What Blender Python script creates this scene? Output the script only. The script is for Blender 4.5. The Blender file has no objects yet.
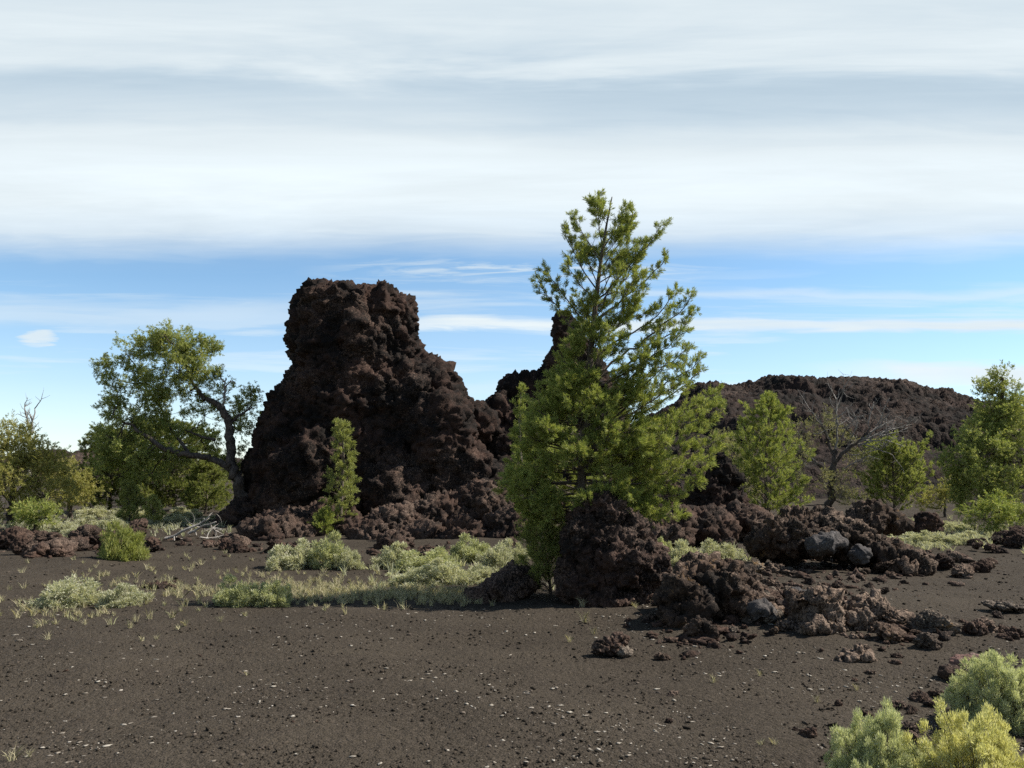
import bpy, math, random
import numpy as np
from mathutils import Vector, Matrix

R = math.radians
SC = bpy.context.scene
COL = SC.collection
random.seed(7)
RNG = np.random.default_rng(7)

# ------------------------------------------------------------------ camera
FPX = 850.0            # focal length in pixels of a 1024 wide picture
CAMH = 1.65
HORIZON = 465.0
PITCH = math.atan((HORIZON - 384.0) / FPX)
cd = bpy.data.cameras.new('camera')
cam = bpy.data.objects.new('camera', cd)
COL.objects.link(cam)
cd.sensor_width = 36.0
cd.lens = FPX / 1024.0 * 36.0
cd.clip_start = 0.1
cd.clip_end = 20000
cam.location = (0, 0, CAMH)
cam.rotation_euler = (math.pi / 2 + PITCH, 0, 0)
SC.camera = cam

# ------------------------------------------------------------------ light
SUN_AZ = 79.0          # clockwise from +Y (view direction)
SUN_EL = 46.0
SKY_STRENGTH = 0.1
sd = bpy.data.lights.new('sun', 'SUN')
sun = bpy.data.objects.new('sun', sd)
COL.objects.link(sun)
sd.energy = 5.0
sd.angle = R(0.5)
sd.color = (1.0, 0.94, 0.84)
sdir = Vector((math.sin(R(SUN_AZ)) * math.cos(R(SUN_EL)), math.cos(R(SUN_AZ)) * math.cos(R(SUN_EL)), math.sin(R(SUN_EL))))
sun.rotation_euler = sdir.to_track_quat('Z', 'Y').to_euler()
sun.location = sdir * 100

SC.view_settings.view_transform = 'Standard'
SC.view_settings.look = 'None'
SC.view_settings.exposure = 0.42
SC.view_settings.gamma = 1.0
SC.view_settings.use_curve_mapping = False
SC.render.engine = 'CYCLES'
SC.cycles.max_bounces = 5
SC.cycles.diffuse_bounces = 3
SC.cycles.transmission_bounces = 3
SC.cycles.glossy_bounces = 2
SC.cycles.use_denoising = False
SC.cycles.sample_clamp_indirect = 4.0


class NT:
    """Small helper to wire shader nodes."""
    def __init__(self, tree):
        self.t = tree
        tree.nodes.clear()

    def n(self, typ, ins=None, **props):
        nd = self.t.nodes.new(typ)
        for k, v in props.items():
            setattr(nd, k, v)
        for k, v in (ins or {}).items():
            sock = nd.inputs[k]
            if isinstance(v, bpy.types.NodeSocket):
                self.t.links.new(v, sock)
            else:
                sock.default_value = v
        return nd

    def m(self, op, a, b=0.0, c=0.0, clamp=False):
        nd = self.n('ShaderNodeMath', {0: a, 1: b, 2: c}, operation=op, use_clamp=clamp)
        return nd.outputs[0]

    def sstep(self, x, lo, hi):
        nd = self.n('ShaderNodeMapRange', {0: x, 1: lo, 2: hi, 3: 0.0, 4: 1.0}, interpolation_type='SMOOTHSTEP')
        return nd.outputs[0]

    def mix(self, f, a, b, blend='MIX'):
        nd = self.n('ShaderNodeMix', data_type='RGBA', blend_type=blend)
        for i, v in ((0, f), (6, a), (7, b)):
            if isinstance(v, bpy.types.NodeSocket):
                self.t.links.new(v, nd.inputs[i])
            else:
                nd.inputs[i].default_value = v if i == 0 else (tuple(v) + (1.0,) if len(v) == 3 else v)
        return nd.outputs[2]

    def ramp(self, x, stops, interp='LINEAR'):
        nd = self.n('ShaderNodeValToRGB', {0: x})
        cr = nd.color_ramp
        cr.interpolation = interp
        while len(cr.elements) < len(stops):
            cr.elements.new(0.5)
        for e, (p, c) in zip(cr.elements, stops):
            e.position = p
            e.color = (c, c, c, 1) if not hasattr(c, '__len__') else tuple(c) + (1,)
        return nd.outputs[0]

    def noise(self, vec, scale, detail=3.0, rough=0.55, dist=0.0):
        nd = self.n('ShaderNodeTexNoise', {'Vector': vec, 'Scale': scale, 'Detail': detail, 'Roughness': rough, 'Distortion': dist})
        return nd.outputs[0]


world = bpy.data.worlds.new('World')
SC.world = world
world.use_nodes = True
w = NT(world.node_tree)
sky = w.n('ShaderNodeTexSky', sky_type='NISHITA', sun_disc=False, sun_elevation=R(SUN_EL), sun_rotation=R(SUN_AZ),
          altitude=1800.0, air_density=1.0, dust_density=0.35, ozone_density=2.0)
tc = w.n('ShaderNodeTexCoord')
sep = w.n('ShaderNodeSeparateXYZ', {0: tc.outputs['Generated']})
X, Y_, Z = sep.outputs
# a level cloud deck whose bands run across the view: height over distance along the view
rad = w.m('MAXIMUM', w.m('ABSOLUTE', Y_), 0.05)
el = w.m('MULTIPLY', w.m('DIVIDE', Z, rad), 850.0)
az = w.m('DIVIDE', X, rad)


def skyvec(sa, se, oz=0.0):
    return w.n('ShaderNodeCombineXYZ', {0: w.m('MULTIPLY', az, sa), 1: w.m('MULTIPLY', el, se), 2: oz}).outputs[0]


n_edge = w.noise(skyvec(2.2, 0.004), 1.0, 4.0, 0.55)
n_big = w.noise(skyvec(1.6, 0.012, 3.1), 1.0, 5.0, 0.6, 0.6)
n_str = w.noise(skyvec(2.6, 0.050, 7.7), 1.0, 5.0, 0.6, 0.5)
n_wisp = w.noise(skyvec(7.0, 0.085, 1.9), 1.0, 6.0, 0.62, 1.0)
n_fine = w.noise(skyvec(14.0, 0.12, 5.9), 1.0, 6.0, 0.6, 0.4)
elp = w.m('ADD', el, w.m('MULTIPLY', w.m('SUBTRACT', n_edge, 0.5), 34.0))
elp = w.m('ADD', elp, w.m('MULTIPLY', w.m('SUBTRACT', n_wisp, 0.5), 14.0))
u = w.m('DIVIDE', elp, 1000.0, clamp=True)
# how much of the blue is veiled at each height
cover = w.ramp(u, [(0.0, 0.42), (0.05, 0.28), (0.10, 0.14), (0.16, 0.08), (0.196, 0.02), (0.207, 0.05), (0.222, 0.42),
                   (0.238, 0.80), (0.27, 0.98), (0.50, 0.97), (0.64, 0.5), (0.80, 0.12), (1.0, 0.05)])  # cover falls off above the view, shaped to keep the fill light low


def band(lo, hi, soft, a_lo=None, a_hi=None, amp=1.0):
    b = w.m('MULTIPLY', w.sstep(elp, lo - soft, lo + soft), w.m('SUBTRACT', 1.0, w.sstep(elp, hi - soft, hi + soft)))
    if a_lo is not None:
        b = w.m('MULTIPLY', b, w.sstep(az, a_lo - 0.12, a_lo + 0.12))
    if a_hi is not None:
        b = w.m('MULTIPLY', b, w.m('SUBTRACT', 1.0, w.sstep(az, a_hi - 0.12, a_hi + 0.12)))
    return w.m('MULTIPLY', b, amp)


st = w.m('MULTIPLY', w.sstep(n_str, 0.46, 0.66), w.m('SUBTRACT', 1.0, w.sstep(elp, 150.0, 215.0)))
st = w.m('MULTIPLY', st, 0.45)
st = w.m('MAXIMUM', st, w.m('MULTIPLY', band(134, 147, 4.5, -0.16, None, 1.0), w.m('ADD', 0.42, n_str)))
st = w.m('MAXIMUM', st, w.m('MULTIPLY', band(168, 178, 7, -0.25, None, 0.55), w.sstep(n_str, 0.35, 0.6)))
st = w.m('MAXIMUM', st, w.m('MULTIPLY', band(186, 206, 7, -0.17, 0.20, 0.75), w.sstep(n_wisp, 0.40, 0.62)))
st = w.m('MAXIMUM', st, w.m('MULTIPLY', band(140, 168, 12, None, -0.22, 0.50), w.sstep(n_str, 0.30, 0.62)))
st = w.m('MAXIMUM', st, w.m('MULTIPLY', band(74, 102, 7, 0.36, None, 0.95), w.sstep(n_edge, 0.30, 0.5)))
st = w.m('MAXIMUM', st, w.m('MULTIPLY', band(60, 82, 9, -0.10, 0.40, 0.70), w.sstep(n_edge, 0.25, 0.5)))
# one small puff low over the trees
da = w.m('DIVIDE', w.m('SUBTRACT', az, -0.563), 0.022)
de = w.m('DIVIDE', w.m('SUBTRACT', el, 127.0), 9.0)
dd = w.m('ADD', w.m('ADD', w.m('MULTIPLY', da, da), w.m('MULTIPLY', de, de)), w.m('MULTIPLY', w.m('SUBTRACT', n_fine, 0.5), 4.5))
puff = w.m('MULTIPLY', w.m('SUBTRACT', 1.0, w.sstep(dd, 0.15, 1.5)), 0.85)
cover = w.m('MAXIMUM', w.m('MAXIMUM', cover, st), puff, clamp=True)
cover = w.m('MULTIPLY', cover, w.m('MULTIPLY_ADD', w.sstep(Y_, -0.25, 0.15), 0.85, 0.15))   # clouds thinned behind the camera to lower the fill light on the rocks
# light and grey rolls in the sheet
u2 = w.m('DIVIDE', w.m('ADD', elp, w.m('MULTIPLY', w.m('SUBTRACT', n_big, 0.5), 90.0)), 600.0, clamp=True)
bright = w.ramp(u2, [(0.0, 0.90), (0.35, 0.82), (0.42, 0.88), (0.50, 0.92), (0.56, 0.84), (0.60, 0.74), (0.655, 0.68), (0.71, 0.78), (0.77, 0.80), (0.85, 0.76), (1.0, 0.5)], 'EASE')
bright = w.m('ADD', bright, w.m('MULTIPLY', w.m('SUBTRACT', n_big, 0.5), 0.28))
bright = w.m('ADD', bright, w.m('MULTIPLY', w.m('SUBTRACT', n_str, 0.5), 0.11))
bright = w.m('SUBTRACT', bright, band(318, 398, 22, -0.02, None, 0.05))
bright = w.m('ADD', bright, w.m('MULTIPLY', w.m('SUBTRACT', n_wisp, 0.5), 0.05))
bright = w.m('MULTIPLY', bright, 0.79 / SKY_STRENGTH)
shade = w.sstep(bright, 4.7, 6.8)
tint = w.mix(shade, (0.75, 0.945, 1.11), (0.90, 1.0, 1.05))
ccol = w.mix(1.0, tint, w.n('ShaderNodeCombineXYZ', {0: bright, 1: bright, 2: bright}).outputs[0], 'MULTIPLY')
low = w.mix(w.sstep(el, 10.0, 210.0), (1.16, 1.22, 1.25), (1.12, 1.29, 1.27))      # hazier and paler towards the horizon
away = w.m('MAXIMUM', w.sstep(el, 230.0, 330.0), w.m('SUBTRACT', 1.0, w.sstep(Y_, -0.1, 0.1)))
skyc = w.mix(1.0, sky.outputs[0], w.mix(away, low, (1.05, 0.95, 0.80)), 'MULTIPLY')  # overhead and behind, sky colour shifted to weaken the blue fill light
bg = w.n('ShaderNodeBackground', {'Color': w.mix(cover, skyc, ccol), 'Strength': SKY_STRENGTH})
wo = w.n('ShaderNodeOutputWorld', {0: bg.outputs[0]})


# ------------------------------------------------------------------ pixel helpers
CP, SP = math.cos(PITCH), math.sin(PITCH)


def ray(px, py):
    x = (px - 512.0) / FPX
    y = (384.0 - py) / FPX
    return np.array([x, CP - y * SP, SP + y * CP])


def at(px, py, Y):
    d = ray(px, py)
    return np.array([0, 0, CAMH]) + d * (Y / d[1])


def pxm(Y):
    return FPX / Y            # pixels per metre at distance Y


# ------------------------------------------------------------------ numpy noise
def units(A):
    return A / np.maximum(np.linalg.norm(A, axis=1)[:, None], 1e-9)


_pr = np.random.default_rng(3)
_PERM = _pr.permutation(256).astype(np.int64)
_PERM = np.concatenate([_PERM, _PERM, _PERM])
_G = _pr.normal(size=(256, 3))
_G /= np.linalg.norm(_G, axis=1)[:, None]
_RND = _pr.random((256, 3))


def _hash(i, j, k):
    return _PERM[_PERM[_PERM[i & 255] + (j & 255)] + (k & 255)]


def perlin(P):
    P = np.asarray(P, float)
    I = np.floor(P).astype(np.int64)
    Fp = P - I
    U = Fp * Fp * Fp * (Fp * (Fp * 6 - 15) + 10)
    out = np.zeros(len(P))
    for a in (0, 1):
        for b in (0, 1):
            for c in (0, 1):
                g = _G[_hash(I[:, 0] + a, I[:, 1] + b, I[:, 2] + c)]
                d = Fp - np.array([a, b, c])
                wt = (U[:, 0] if a else 1 - U[:, 0]) * (U[:, 1] if b else 1 - U[:, 1]) * (U[:, 2] if c else 1 - U[:, 2])
                out += wt * (g * d).sum(1)
    return out * 1.5


def fbm(P, oct=4, gain=0.5, ridged=False):
    s, a, t = 0.0, 1.0, 0.0
    P = np.asarray(P, float)
    for o in range(oct):
        v = perlin(P * (2.03 ** o) + o * 17.3)
        if ridged:
            v = 1 - 2 * np.abs(v)
        s = s + a * v
        t += a
        a *= gain
    return s / t


def worley(P):
    """distance to the nearest and second nearest feature point"""
    P = np.asarray(P, float)
    I = np.floor(P).astype(np.int64)
    f1 = np.full(len(P), 9.0)
    f2 = np.full(len(P), 9.0)
    for a in (-1, 0, 1):
        for b in (-1, 0, 1):
            for c in (-1, 0, 1):
                J = I + np.array([a, b, c])
                q = J + _RND[_hash(J[:, 0], J[:, 1], J[:, 2])]
                d = ((q - P) ** 2).sum(1)
                m = d < f1
                f2 = np.where(m, f1, np.minimum(f2, d))
                f1 = np.where(m, d, f1)
    return np.sqrt(f1), np.sqrt(f2)


def blocks(P):
    """broken rock: every cell is a tilted plane pushed in or out, with a short step to its neighbour"""
    I = np.floor(P).astype(np.int64)
    n = len(P)
    f1, f2 = np.full(n, 9.0), np.full(n, 9.0)
    v1, v2 = np.zeros(n), np.zeros(n)
    for a in (-1, 0, 1):
        for b in (-1, 0, 1):
            for c in (-1, 0, 1):
                J = I + np.array([a, b, c])
                h = _hash(J[:, 0], J[:, 1], J[:, 2])
                r = P - (J + _RND[h])
                d = (r * r).sum(1)
                v = (_RND[(h * 7 + 3) & 255, 1] - .5) * .75 + (r * _G[(h * 5 + 11) & 255]).sum(1) * .8
                m = d < f1
                m2 = (~m) & (d < f2)
                v2 = np.where(m, v1, np.where(m2, v, v2))
                f2 = np.where(m, f1, np.where(m2, d, f2))
                v1 = np.where(m, v, v1)
                f1 = np.where(m, d, f1)
    k = .5 + .5 * np.clip((np.sqrt(f2) - np.sqrt(f1)) / .10, 0, 1)
    return v1 * k + v2 * (1 - k)


def gz(x, y):
    """height of the cinder ground"""
    x = np.atleast_1d(np.asarray(x, float))
    y = np.atleast_1d(np.asarray(y, float))
    P = np.stack([x * 0.22, y * 0.22, np.full_like(x, 4.4)], 1)
    h = 0.10 * perlin(P) + 0.035 * perlin(P * 4.1 + 9)
    near = np.clip((np.hypot(x, y) - 1.5) / 4.0, 0, 1)
    # the ground lifts a little towards the rocks on the right
    g = np.exp(-(((x - 3.6) / 2.0) ** 2 + ((y - 11.0) / 2.6) ** 2)) * 0.16
    return h * near + g


def gz1(x, y):
    return float(gz(x, y)[0])


def ground(px, py):
    """point of the ground under a pixel"""
    d = ray(px, py)
    z = 0.0
    for _ in range(3):
        t = (z - CAMH) / d[2]
        p = d * t
        z = gz1(p[0], p[1])
    return np.array([p[0], p[1], z])


def ground_many(px, py):
    x = (px - 512.0) / FPX
    y = (384.0 - py) / FPX
    d = np.stack([x, CP - y * SP, SP + y * CP], 1)
    z = np.zeros(len(x))
    for _ in range(3):
        p = d * ((z - CAMH) / d[:, 2])[:, None]
        z = gz(p[:, 0], p[:, 1])
    p[:, 2] = z
    return p


# ------------------------------------------------------------------ mesh helpers
def mesh_np(name, V, faces, mats=(), midx=None, smooth=False):
    """faces: list of int arrays (n,k)"""
    me = bpy.data.meshes.new(name)
    V = np.asarray(V, np.float32)
    faces = [np.asarray(f, np.int32) for f in faces if len(f)]
    me.vertices.add(len(V))
    me.vertices.foreach_set('co', V.ravel())
    loops = np.concatenate([f.ravel() for f in faces])
    tot = np.concatenate([np.full(len(f), f.shape[1], np.int32) for f in faces])
    start = np.concatenate([[0], np.cumsum(tot)[:-1]]).astype(np.int32)
    me.loops.add(len(loops))
    me.loops.foreach_set('vertex_index', loops)
    me.polygons.add(len(tot))
    me.polygons.foreach_set('loop_start', start)
    me.polygons.foreach_set('loop_total', tot)
    if smooth:
        me.polygons.foreach_set('use_smooth', np.ones(len(tot), bool))
    for m in mats:
        me.materials.append(m)
    if midx is not None:
        me.polygons.foreach_set('material_index', np.asarray(midx, np.int32))
    me.update(calc_edges=True)
    return me


def link(name, me, parent=None, loc=None):
    o = bpy.data.objects.new(name, me)
    COL.objects.link(o)
    if parent is not None:
        o.parent = parent
    if loc is not None:
        o.location = loc
    return o


def tag(o, label=None, cat=None, group=None, kind=None):
    if label:
        o['label'] = label
    if cat:
        o['category'] = cat
    if group:
        o['group'] = group
    if kind:
        o['kind'] = kind
    return o


def empty(name, loc):
    o = bpy.data.objects.new(name, None)
    o.empty_display_size = 0.2
    COL.objects.link(o)
    o.location = loc
    return o


def vnormals(V, T):
    N = np.zeros_like(V)
    fn = np.cross(V[T[:, 1]] - V[T[:, 0]], V[T[:, 2]] - V[T[:, 0]])
    for k in range(3):
        np.add.at(N, T[:, k], fn)
    return N / np.maximum(np.linalg.norm(N, axis=1)[:, None], 1e-9)


def read_mesh(me):
    V = np.empty(len(me.vertices) * 3, np.float32)
    me.vertices.foreach_get('co', V)
    L = np.empty(len(me.loops), np.int32)
    me.loops.foreach_get('vertex_index', L)
    T = np.empty(len(me.polygons), np.int32)
    me.polygons.foreach_get('loop_total', T)
    return V.reshape(-1, 3).astype(float), L, T


def voxel(V, faces, size):
    """union of closed shells as an even quad skin: vertices, quads"""
    me = mesh_np('shell', V, faces)
    o = bpy.data.objects.new('shell', me)
    COL.objects.link(o)
    md = o.modifiers.new('remesh', 'REMESH')
    md.mode = 'VOXEL'
    md.voxel_size = size
    dg = bpy.context.evaluated_depsgraph_get()
    ev = o.evaluated_get(dg)
    m2 = bpy.data.meshes.new_from_object(ev)
    V2, L, T = read_mesh(m2)
    Q = L.reshape(-1, 4)
    bpy.data.objects.remove(o)
    bpy.data.meshes.remove(me)
    bpy.data.meshes.remove(m2)
    return V2, Q


def largest_piece(V, Q):
    """keep only the biggest connected shell"""
    lab = np.arange(len(V))
    E = np.concatenate([Q[:, [0, 1]], Q[:, [1, 2]], Q[:, [2, 3]], Q[:, [3, 0]]])
    for _ in range(400):
        m = np.minimum(lab[E[:, 0]], lab[E[:, 1]])
        new = lab.copy()
        np.minimum.at(new, E[:, 0], m)
        np.minimum.at(new, E[:, 1], m)
        new = new[new]
        if (new == lab).all():
            break
        lab = new
    vals, cnt = np.unique(lab, return_counts=True)
    keep = lab == vals[cnt.argmax()]
    idx = np.cumsum(keep) - 1
    return V[keep], idx[Q[keep[Q[:, 0]]]]


def ico(sub):
    t = (1 + 5 ** 0.5) / 2
    V = [(-1, t, 0), (1, t, 0), (-1, -t, 0), (1, -t, 0), (0, -1, t), (0, 1, t), (0, -1, -t), (0, 1, -t), (t, 0, -1), (t, 0, 1), (-t, 0, -1), (-t, 0, 1)]
    F = [(0, 11, 5), (0, 5, 1), (0, 1, 7), (0, 7, 10), (0, 10, 11), (1, 5, 9), (5, 11, 4), (11, 10, 2), (10, 7, 6), (7, 1, 8), (3, 9, 4), (3, 4, 2), (3, 2, 6), (3, 6, 8), (3, 8, 9), (4, 9, 5), (2, 4, 11), (6, 2, 10), (8, 6, 7), (9, 8, 1)]
    V = [np.array(v) / np.linalg.norm(v) for v in V]
    for _ in range(sub):
        c = {}
        F2 = []

        def mid(a, b):
            k = (min(a, b), max(a, b))
            if k not in c:
                v = V[a] + V[b]
                V.append(v / np.linalg.norm(v))
                c[k] = len(V) - 1
            return c[k]
        for a, b, d in F:
            ab, bd, da_ = mid(a, b), mid(b, d), mid(d, a)
            F2 += [(a, ab, da_), (b, bd, ab), (d, da_, bd), (ab, bd, da_)]
        F = F2
    return np.array(V), np.array(F, np.int32)


ICO = {k: ico(k) for k in (0, 1, 2, 3, 4)}


def displace(V, Q, layers, seed):
    """push the skin out and in by layers of lumpy noise"""
    T = np.concatenate([Q[:, [0, 1, 2]], Q[:, [0, 2, 3]]]) if Q.shape[1] == 4 else Q
    off = np.array([seed * 13.1, seed * 7.7, seed * 3.3])
    E = np.concatenate([Q[:, [k, (k + 1) % Q.shape[1]]] for k in range(Q.shape[1])])
    N = None
    for kind, freq, amp in layers:
        if kind == 'normals' or N is None:      # the directions of push stay those of the smoothed form, so crests stay sharp
            N = vnormals(V, T)
            for _ in range(int(freq) if kind == 'normals' else 0):
                M = N.copy()
                np.add.at(M, E[:, 0], N[E[:, 1]])
                np.add.at(M, E[:, 1], N[E[:, 0]])
                N = units(M)
            if kind == 'normals':
                continue
        P = (V + off) * freq
        if kind == 'fbm':
            d = fbm(P, 4)
        elif kind == 'ridge':
            d = fbm(P, 4, 0.6, True) - 0.3
        elif kind == 'lump':          # rounded spatter knobs with deep seams
            wq = np.stack([perlin(P * 0.8 + 5), perlin(P * 0.8 + 31), perlin(P * 0.8 + 57)], 1) * 0.45
            f1, f2 = worley(P + wq)
            d = 0.55 - f1 * 1.1
        elif kind == 'crack':
            wq = np.stack([perlin(P * 0.7 + 5), perlin(P * 0.7 + 31), perlin(P * 0.7 + 57)], 1) * 0.5
            f1, f2 = worley(P + wq)
            d = -np.exp(-((f2 - f1) / 0.12) ** 2)
        elif kind == 'block':         # broken blocks, each pushed in or out on its own
            wq = np.stack([perlin(P * 0.9 + 5), perlin(P * 0.9 + 31), perlin(P * 0.9 + 57)], 1) * 0.25
            q = (P + wq) * np.array([1, 1, 1.35])
            d = blocks(q)
        elif kind == 'pit':           # burst bubbles: hollows with sharp rims between them
            wq = np.stack([perlin(P * 0.8 + 5), perlin(P * 0.8 + 31), perlin(P * 0.8 + 57)], 1) * 0.55
            f1, f2 = worley(P + wq)
            d = np.minimum(f1, 0.75) - 0.5
        elif kind == 'cleft':         # upright ribs and clefts
            Q2 = P * np.array([1, 1, .33])
            d = fbm(Q2 + .5 * np.stack([perlin(P), perlin(P + 9), perlin(P + 23)], 1), 3, .55, True) - .25
        elif kind == 'facet':
            f1, f2 = worley(P)
            d = 0.5 - f1
        V = V + N * (d * amp)[:, None]
    return V


def column_shell(rows, Y, depth, seg=40, cap=0.35, wob=0.0, seed=0):
    """closed shell from silhouette rows (py, left px, right px) standing Y away; depth = depth/width"""
    V = []
    n = len(rows)
    for i, (py, xl, xr) in enumerate(rows):
        a = at(xl, py, Y)
        b = at(xr, py, Y)
        c = (a + b) / 2
        hw = (b[0] - a[0]) / 2
        hd = depth[i] if hasattr(depth, '__len__') else depth * hw
        for k in range(seg):
            t = 2 * math.pi * k / seg
            ct, st_ = math.cos(t), math.sin(t)
            e = 0.8
            V.append((c[0] + hw * math.copysign(abs(ct) ** e, ct), c[1] + hd * math.copysign(abs(st_) ** e, st_), c[2]))
    F = []
    for i in range(n - 1):
        for k in range(seg):
            k2 = (k + 1) % seg
            F.append((i * seg + k, i * seg + k2, (i + 1) * seg + k2, (i + 1) * seg + k))
    top = len(V)
    V.append(tuple(np.mean(V[:seg], axis=0)))
    V.append(tuple(np.mean(V[(n - 1) * seg:n * seg], axis=0)))
    T = [(k, top, (k + 1) % seg) for k in range(seg)]
    T += [((n - 1) * seg + k, (n - 1) * seg + (k + 1) % seg, top + 1) for k in range(seg)]
    return np.array(V), np.array(F), np.array(T)


def blob_shell(c, r, rotz=0.0, tilt=0.0):
    V, F = ICO[3]
    V = V * np.array(r)
    ct, st_ = math.cos(tilt), math.sin(tilt)
    V = V @ np.array([[ct, 0, -st_], [0, 1, 0], [st_, 0, ct]])
    ct, st_ = math.cos(rotz), math.sin(rotz)
    V = V @ np.array([[ct, st_, 0], [-st_, ct, 0], [0, 0, 1]])
    return V + np.array(c), F


class Shells:
    def __init__(self):
        self.V, self.T, self.Q, self.n = [], [], [], 0

    def add(self, V, T=None, Q=None):
        self.V.append(V)
        if T is not None:
            self.T.append(np.asarray(T) + self.n)
        if Q is not None:
            self.Q.append(np.asarray(Q) + self.n)
        self.n += len(V)

    def faces(self):
        f = []
        if self.Q:
            f.append(np.concatenate(self.Q))
        if self.T:
            f.append(np.concatenate(self.T))
        return np.concatenate(self.V), f


# ------------------------------------------------------------------ materials
def new_mat(name):
    m = bpy.data.materials.new(name)
    m.use_nodes = True
    return m, NT(m.node_tree)


def lava_mat(name, dark, brown, grey, f_brown=0.5, f_grey=0.62, ochre=0.0, scale=1.0, bump=0.5, fine=26.0):
    m, t = new_mat(name)
    pos = t.n('ShaderNodeNewGeometry').outputs['Position']
    n1 = t.noise(pos, 1.3 * scale, 4.0, 0.6)
    n2 = t.noise(pos, 7.0 * scale, 4.0, 0.65)
    n3 = t.noise(pos, fine * scale, 3.0, 0.7)
    n4 = t.noise(pos, 0.55 * scale, 3.0, 0.6)
    c = t.mix(t.sstep(t.m('ADD', t.m('MULTIPLY', n1, 0.7), t.m('MULTIPLY', n2, 0.3)), f_brown - 0.1, f_brown + 0.12), dark, brown)
    g = t.sstep(t.m('ADD', t.m('MULTIPLY', n3, 0.55), t.m('MULTIPLY', n4, 0.45)), f_grey - 0.08, f_grey + 0.08)
    c = t.mix(g, c, grey)
    if ochre:
        o = t.sstep(t.m('ADD', t.m('MULTIPLY', n2, 0.5), t.m('MULTIPLY', t.noise(pos, 2.2, 2.0), 0.5)), 0.60 - ochre, 0.72 - ochre)
        c = t.mix(t.m('MULTIPLY', o, 0.75), c, (0.20, 0.12, 0.045))
    v = t.n('ShaderNodeTexVoronoi', {'Vector': pos, 'Scale': fine * 1.3 * scale, 'Randomness': 1.0}).outputs['Distance']
    h = t.m('ADD', t.m('MULTIPLY', n3, 0.6), t.m('MULTIPLY', v, 0.5))
    c = t.mix(t.m('MULTIPLY', t.sstep(n3, 0.35, 0.7), 0.55), c, t.mix(1.0, c, (1.9, 1.75, 1.65), 'MULTIPLY'))
    b = t.n('ShaderNodeBump', {'Strength': bump, 'Distance': 0.04 / scale, 'Height': h})
    p = t.n('ShaderNodeBsdfPrincipled', {'Base Color': c, 'Roughness': 0.95, 'Specular IOR Level': 0.15, 'Normal': b.outputs[0]})
    t.n('ShaderNodeOutputMaterial', {0: p.outputs[0]})
    return m


M_SPIRE = lava_mat('spatter_lava', (0.0115, 0.0097, 0.0089), (0.0488, 0.0300, 0.0238), (0.1060, 0.0760, 0.0601), 0.52, 0.60)
M_BOULDER = lava_mat('boulder_lava', (0.0146, 0.0120, 0.0109), (0.0566, 0.0356, 0.0288), (0.1310, 0.0950, 0.0767), 0.50, 0.56, 0.0, 1.6, 0.6)
M_CRAG = lava_mat('grey_crag_lava', (0.0194, 0.0158, 0.0137), (0.0648, 0.0444, 0.0335), (0.1724, 0.1331, 0.1052), 0.49, 0.545, 0.02, 1.6, 0.6)
M_RUBBLE = lava_mat('rubble_lava', (0.0176, 0.0141, 0.0128), (0.0627, 0.0404, 0.0315), (0.1358, 0.1025, 0.0822), 0.48, 0.57, 0.0, 1.6, 0.6)
M_PALE = lava_mat('lichen_rock', (0.0340, 0.0289, 0.0255), (0.0765, 0.0595, 0.0476), (0.1700, 0.1487, 0.1232), 0.48, 0.52, 0.06, 2.0, 0.7)
M_SLAB = lava_mat('grey_slab', (0.0540, 0.0522, 0.0540), (0.0765, 0.0702, 0.0675), (0.1710, 0.1620, 0.1575), 0.55, 0.60, 0.0, 1.6, 0.4)
M_HILL = lava_mat('hill_lava', (0.0112, 0.0096, 0.0089), (0.0332, 0.0230, 0.0196), (0.0975, 0.0736, 0.0607), 0.50, 0.60, 0.0, 0.35, 0.8, 22.0)
M_PINKISH = lava_mat('pink_cinder', (0.1105, 0.0638, 0.0553), (0.1700, 0.1062, 0.0935), (0.2550, 0.1870, 0.1700), 0.48, 0.55, 0.0, 2.5, 0.7)


def ground_mat():
    m, t = new_mat('cinder')
    pos = t.n('ShaderNodeNewGeometry').outputs['Position']
    n1 = t.noise(pos, 0.5, 4.0, 0.6)
    n2 = t.noise(pos, 3.0, 4.0, 0.65)
    n3 = t.noise(pos, 45.0, 3.0, 0.75)
    vo = t.n('ShaderNodeTexVoronoi', {'Vector': pos, 'Scale': 70.0, 'Randomness': 1.0})
    vb = t.n('ShaderNodeTexVoronoi', {'Vector': pos, 'Scale': 24.0, 'Randomness': 1.0})
    cell = t.n('ShaderNodeSeparateColor', {0: vo.outputs['Color']}).outputs[0]
    c = t.mix(t.sstep(n1, 0.38, 0.62), (0.0460, 0.0375, 0.0282), (0.0615, 0.0505, 0.0380))
    c = t.mix(t.m('MULTIPLY', t.sstep(n2, 0.45, 0.7), 0.5), c, (0.036, 0.029, 0.0235))
    c = t.mix(t.m('MULTIPLY', t.m('POWER', cell, 2.5), 0.7), c, (0.10, 0.082, 0.066))
    c = t.mix(t.m('MULTIPLY', t.sstep(n3, 0.55, 0.72), 0.55), c, (0.022, 0.018, 0.016))
    h = t.m('ADD', t.m('MULTIPLY', vo.outputs['Distance'], -0.5), t.m('MULTIPLY', vb.outputs['Distance'], -0.7))
    h = t.m('ADD', h, t.m('MULTIPLY', n3, 0.7))
    h = t.m('ADD', h, t.m('MULTIPLY', t.noise(pos, 9.0, 3.0, 0.6), 0.9))
    b = t.n('ShaderNodeBump', {'Strength': 0.75, 'Distance': 0.025, 'Height': h})
    p = t.n('ShaderNodeBsdfPrincipled', {'Base Color': c, 'Roughness': 1.0, 'Specular IOR Level': 0.1, 'Normal': b.outputs[0]})
    t.n('ShaderNodeOutputMaterial', {0: p.outputs[0]})
    return m


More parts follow.
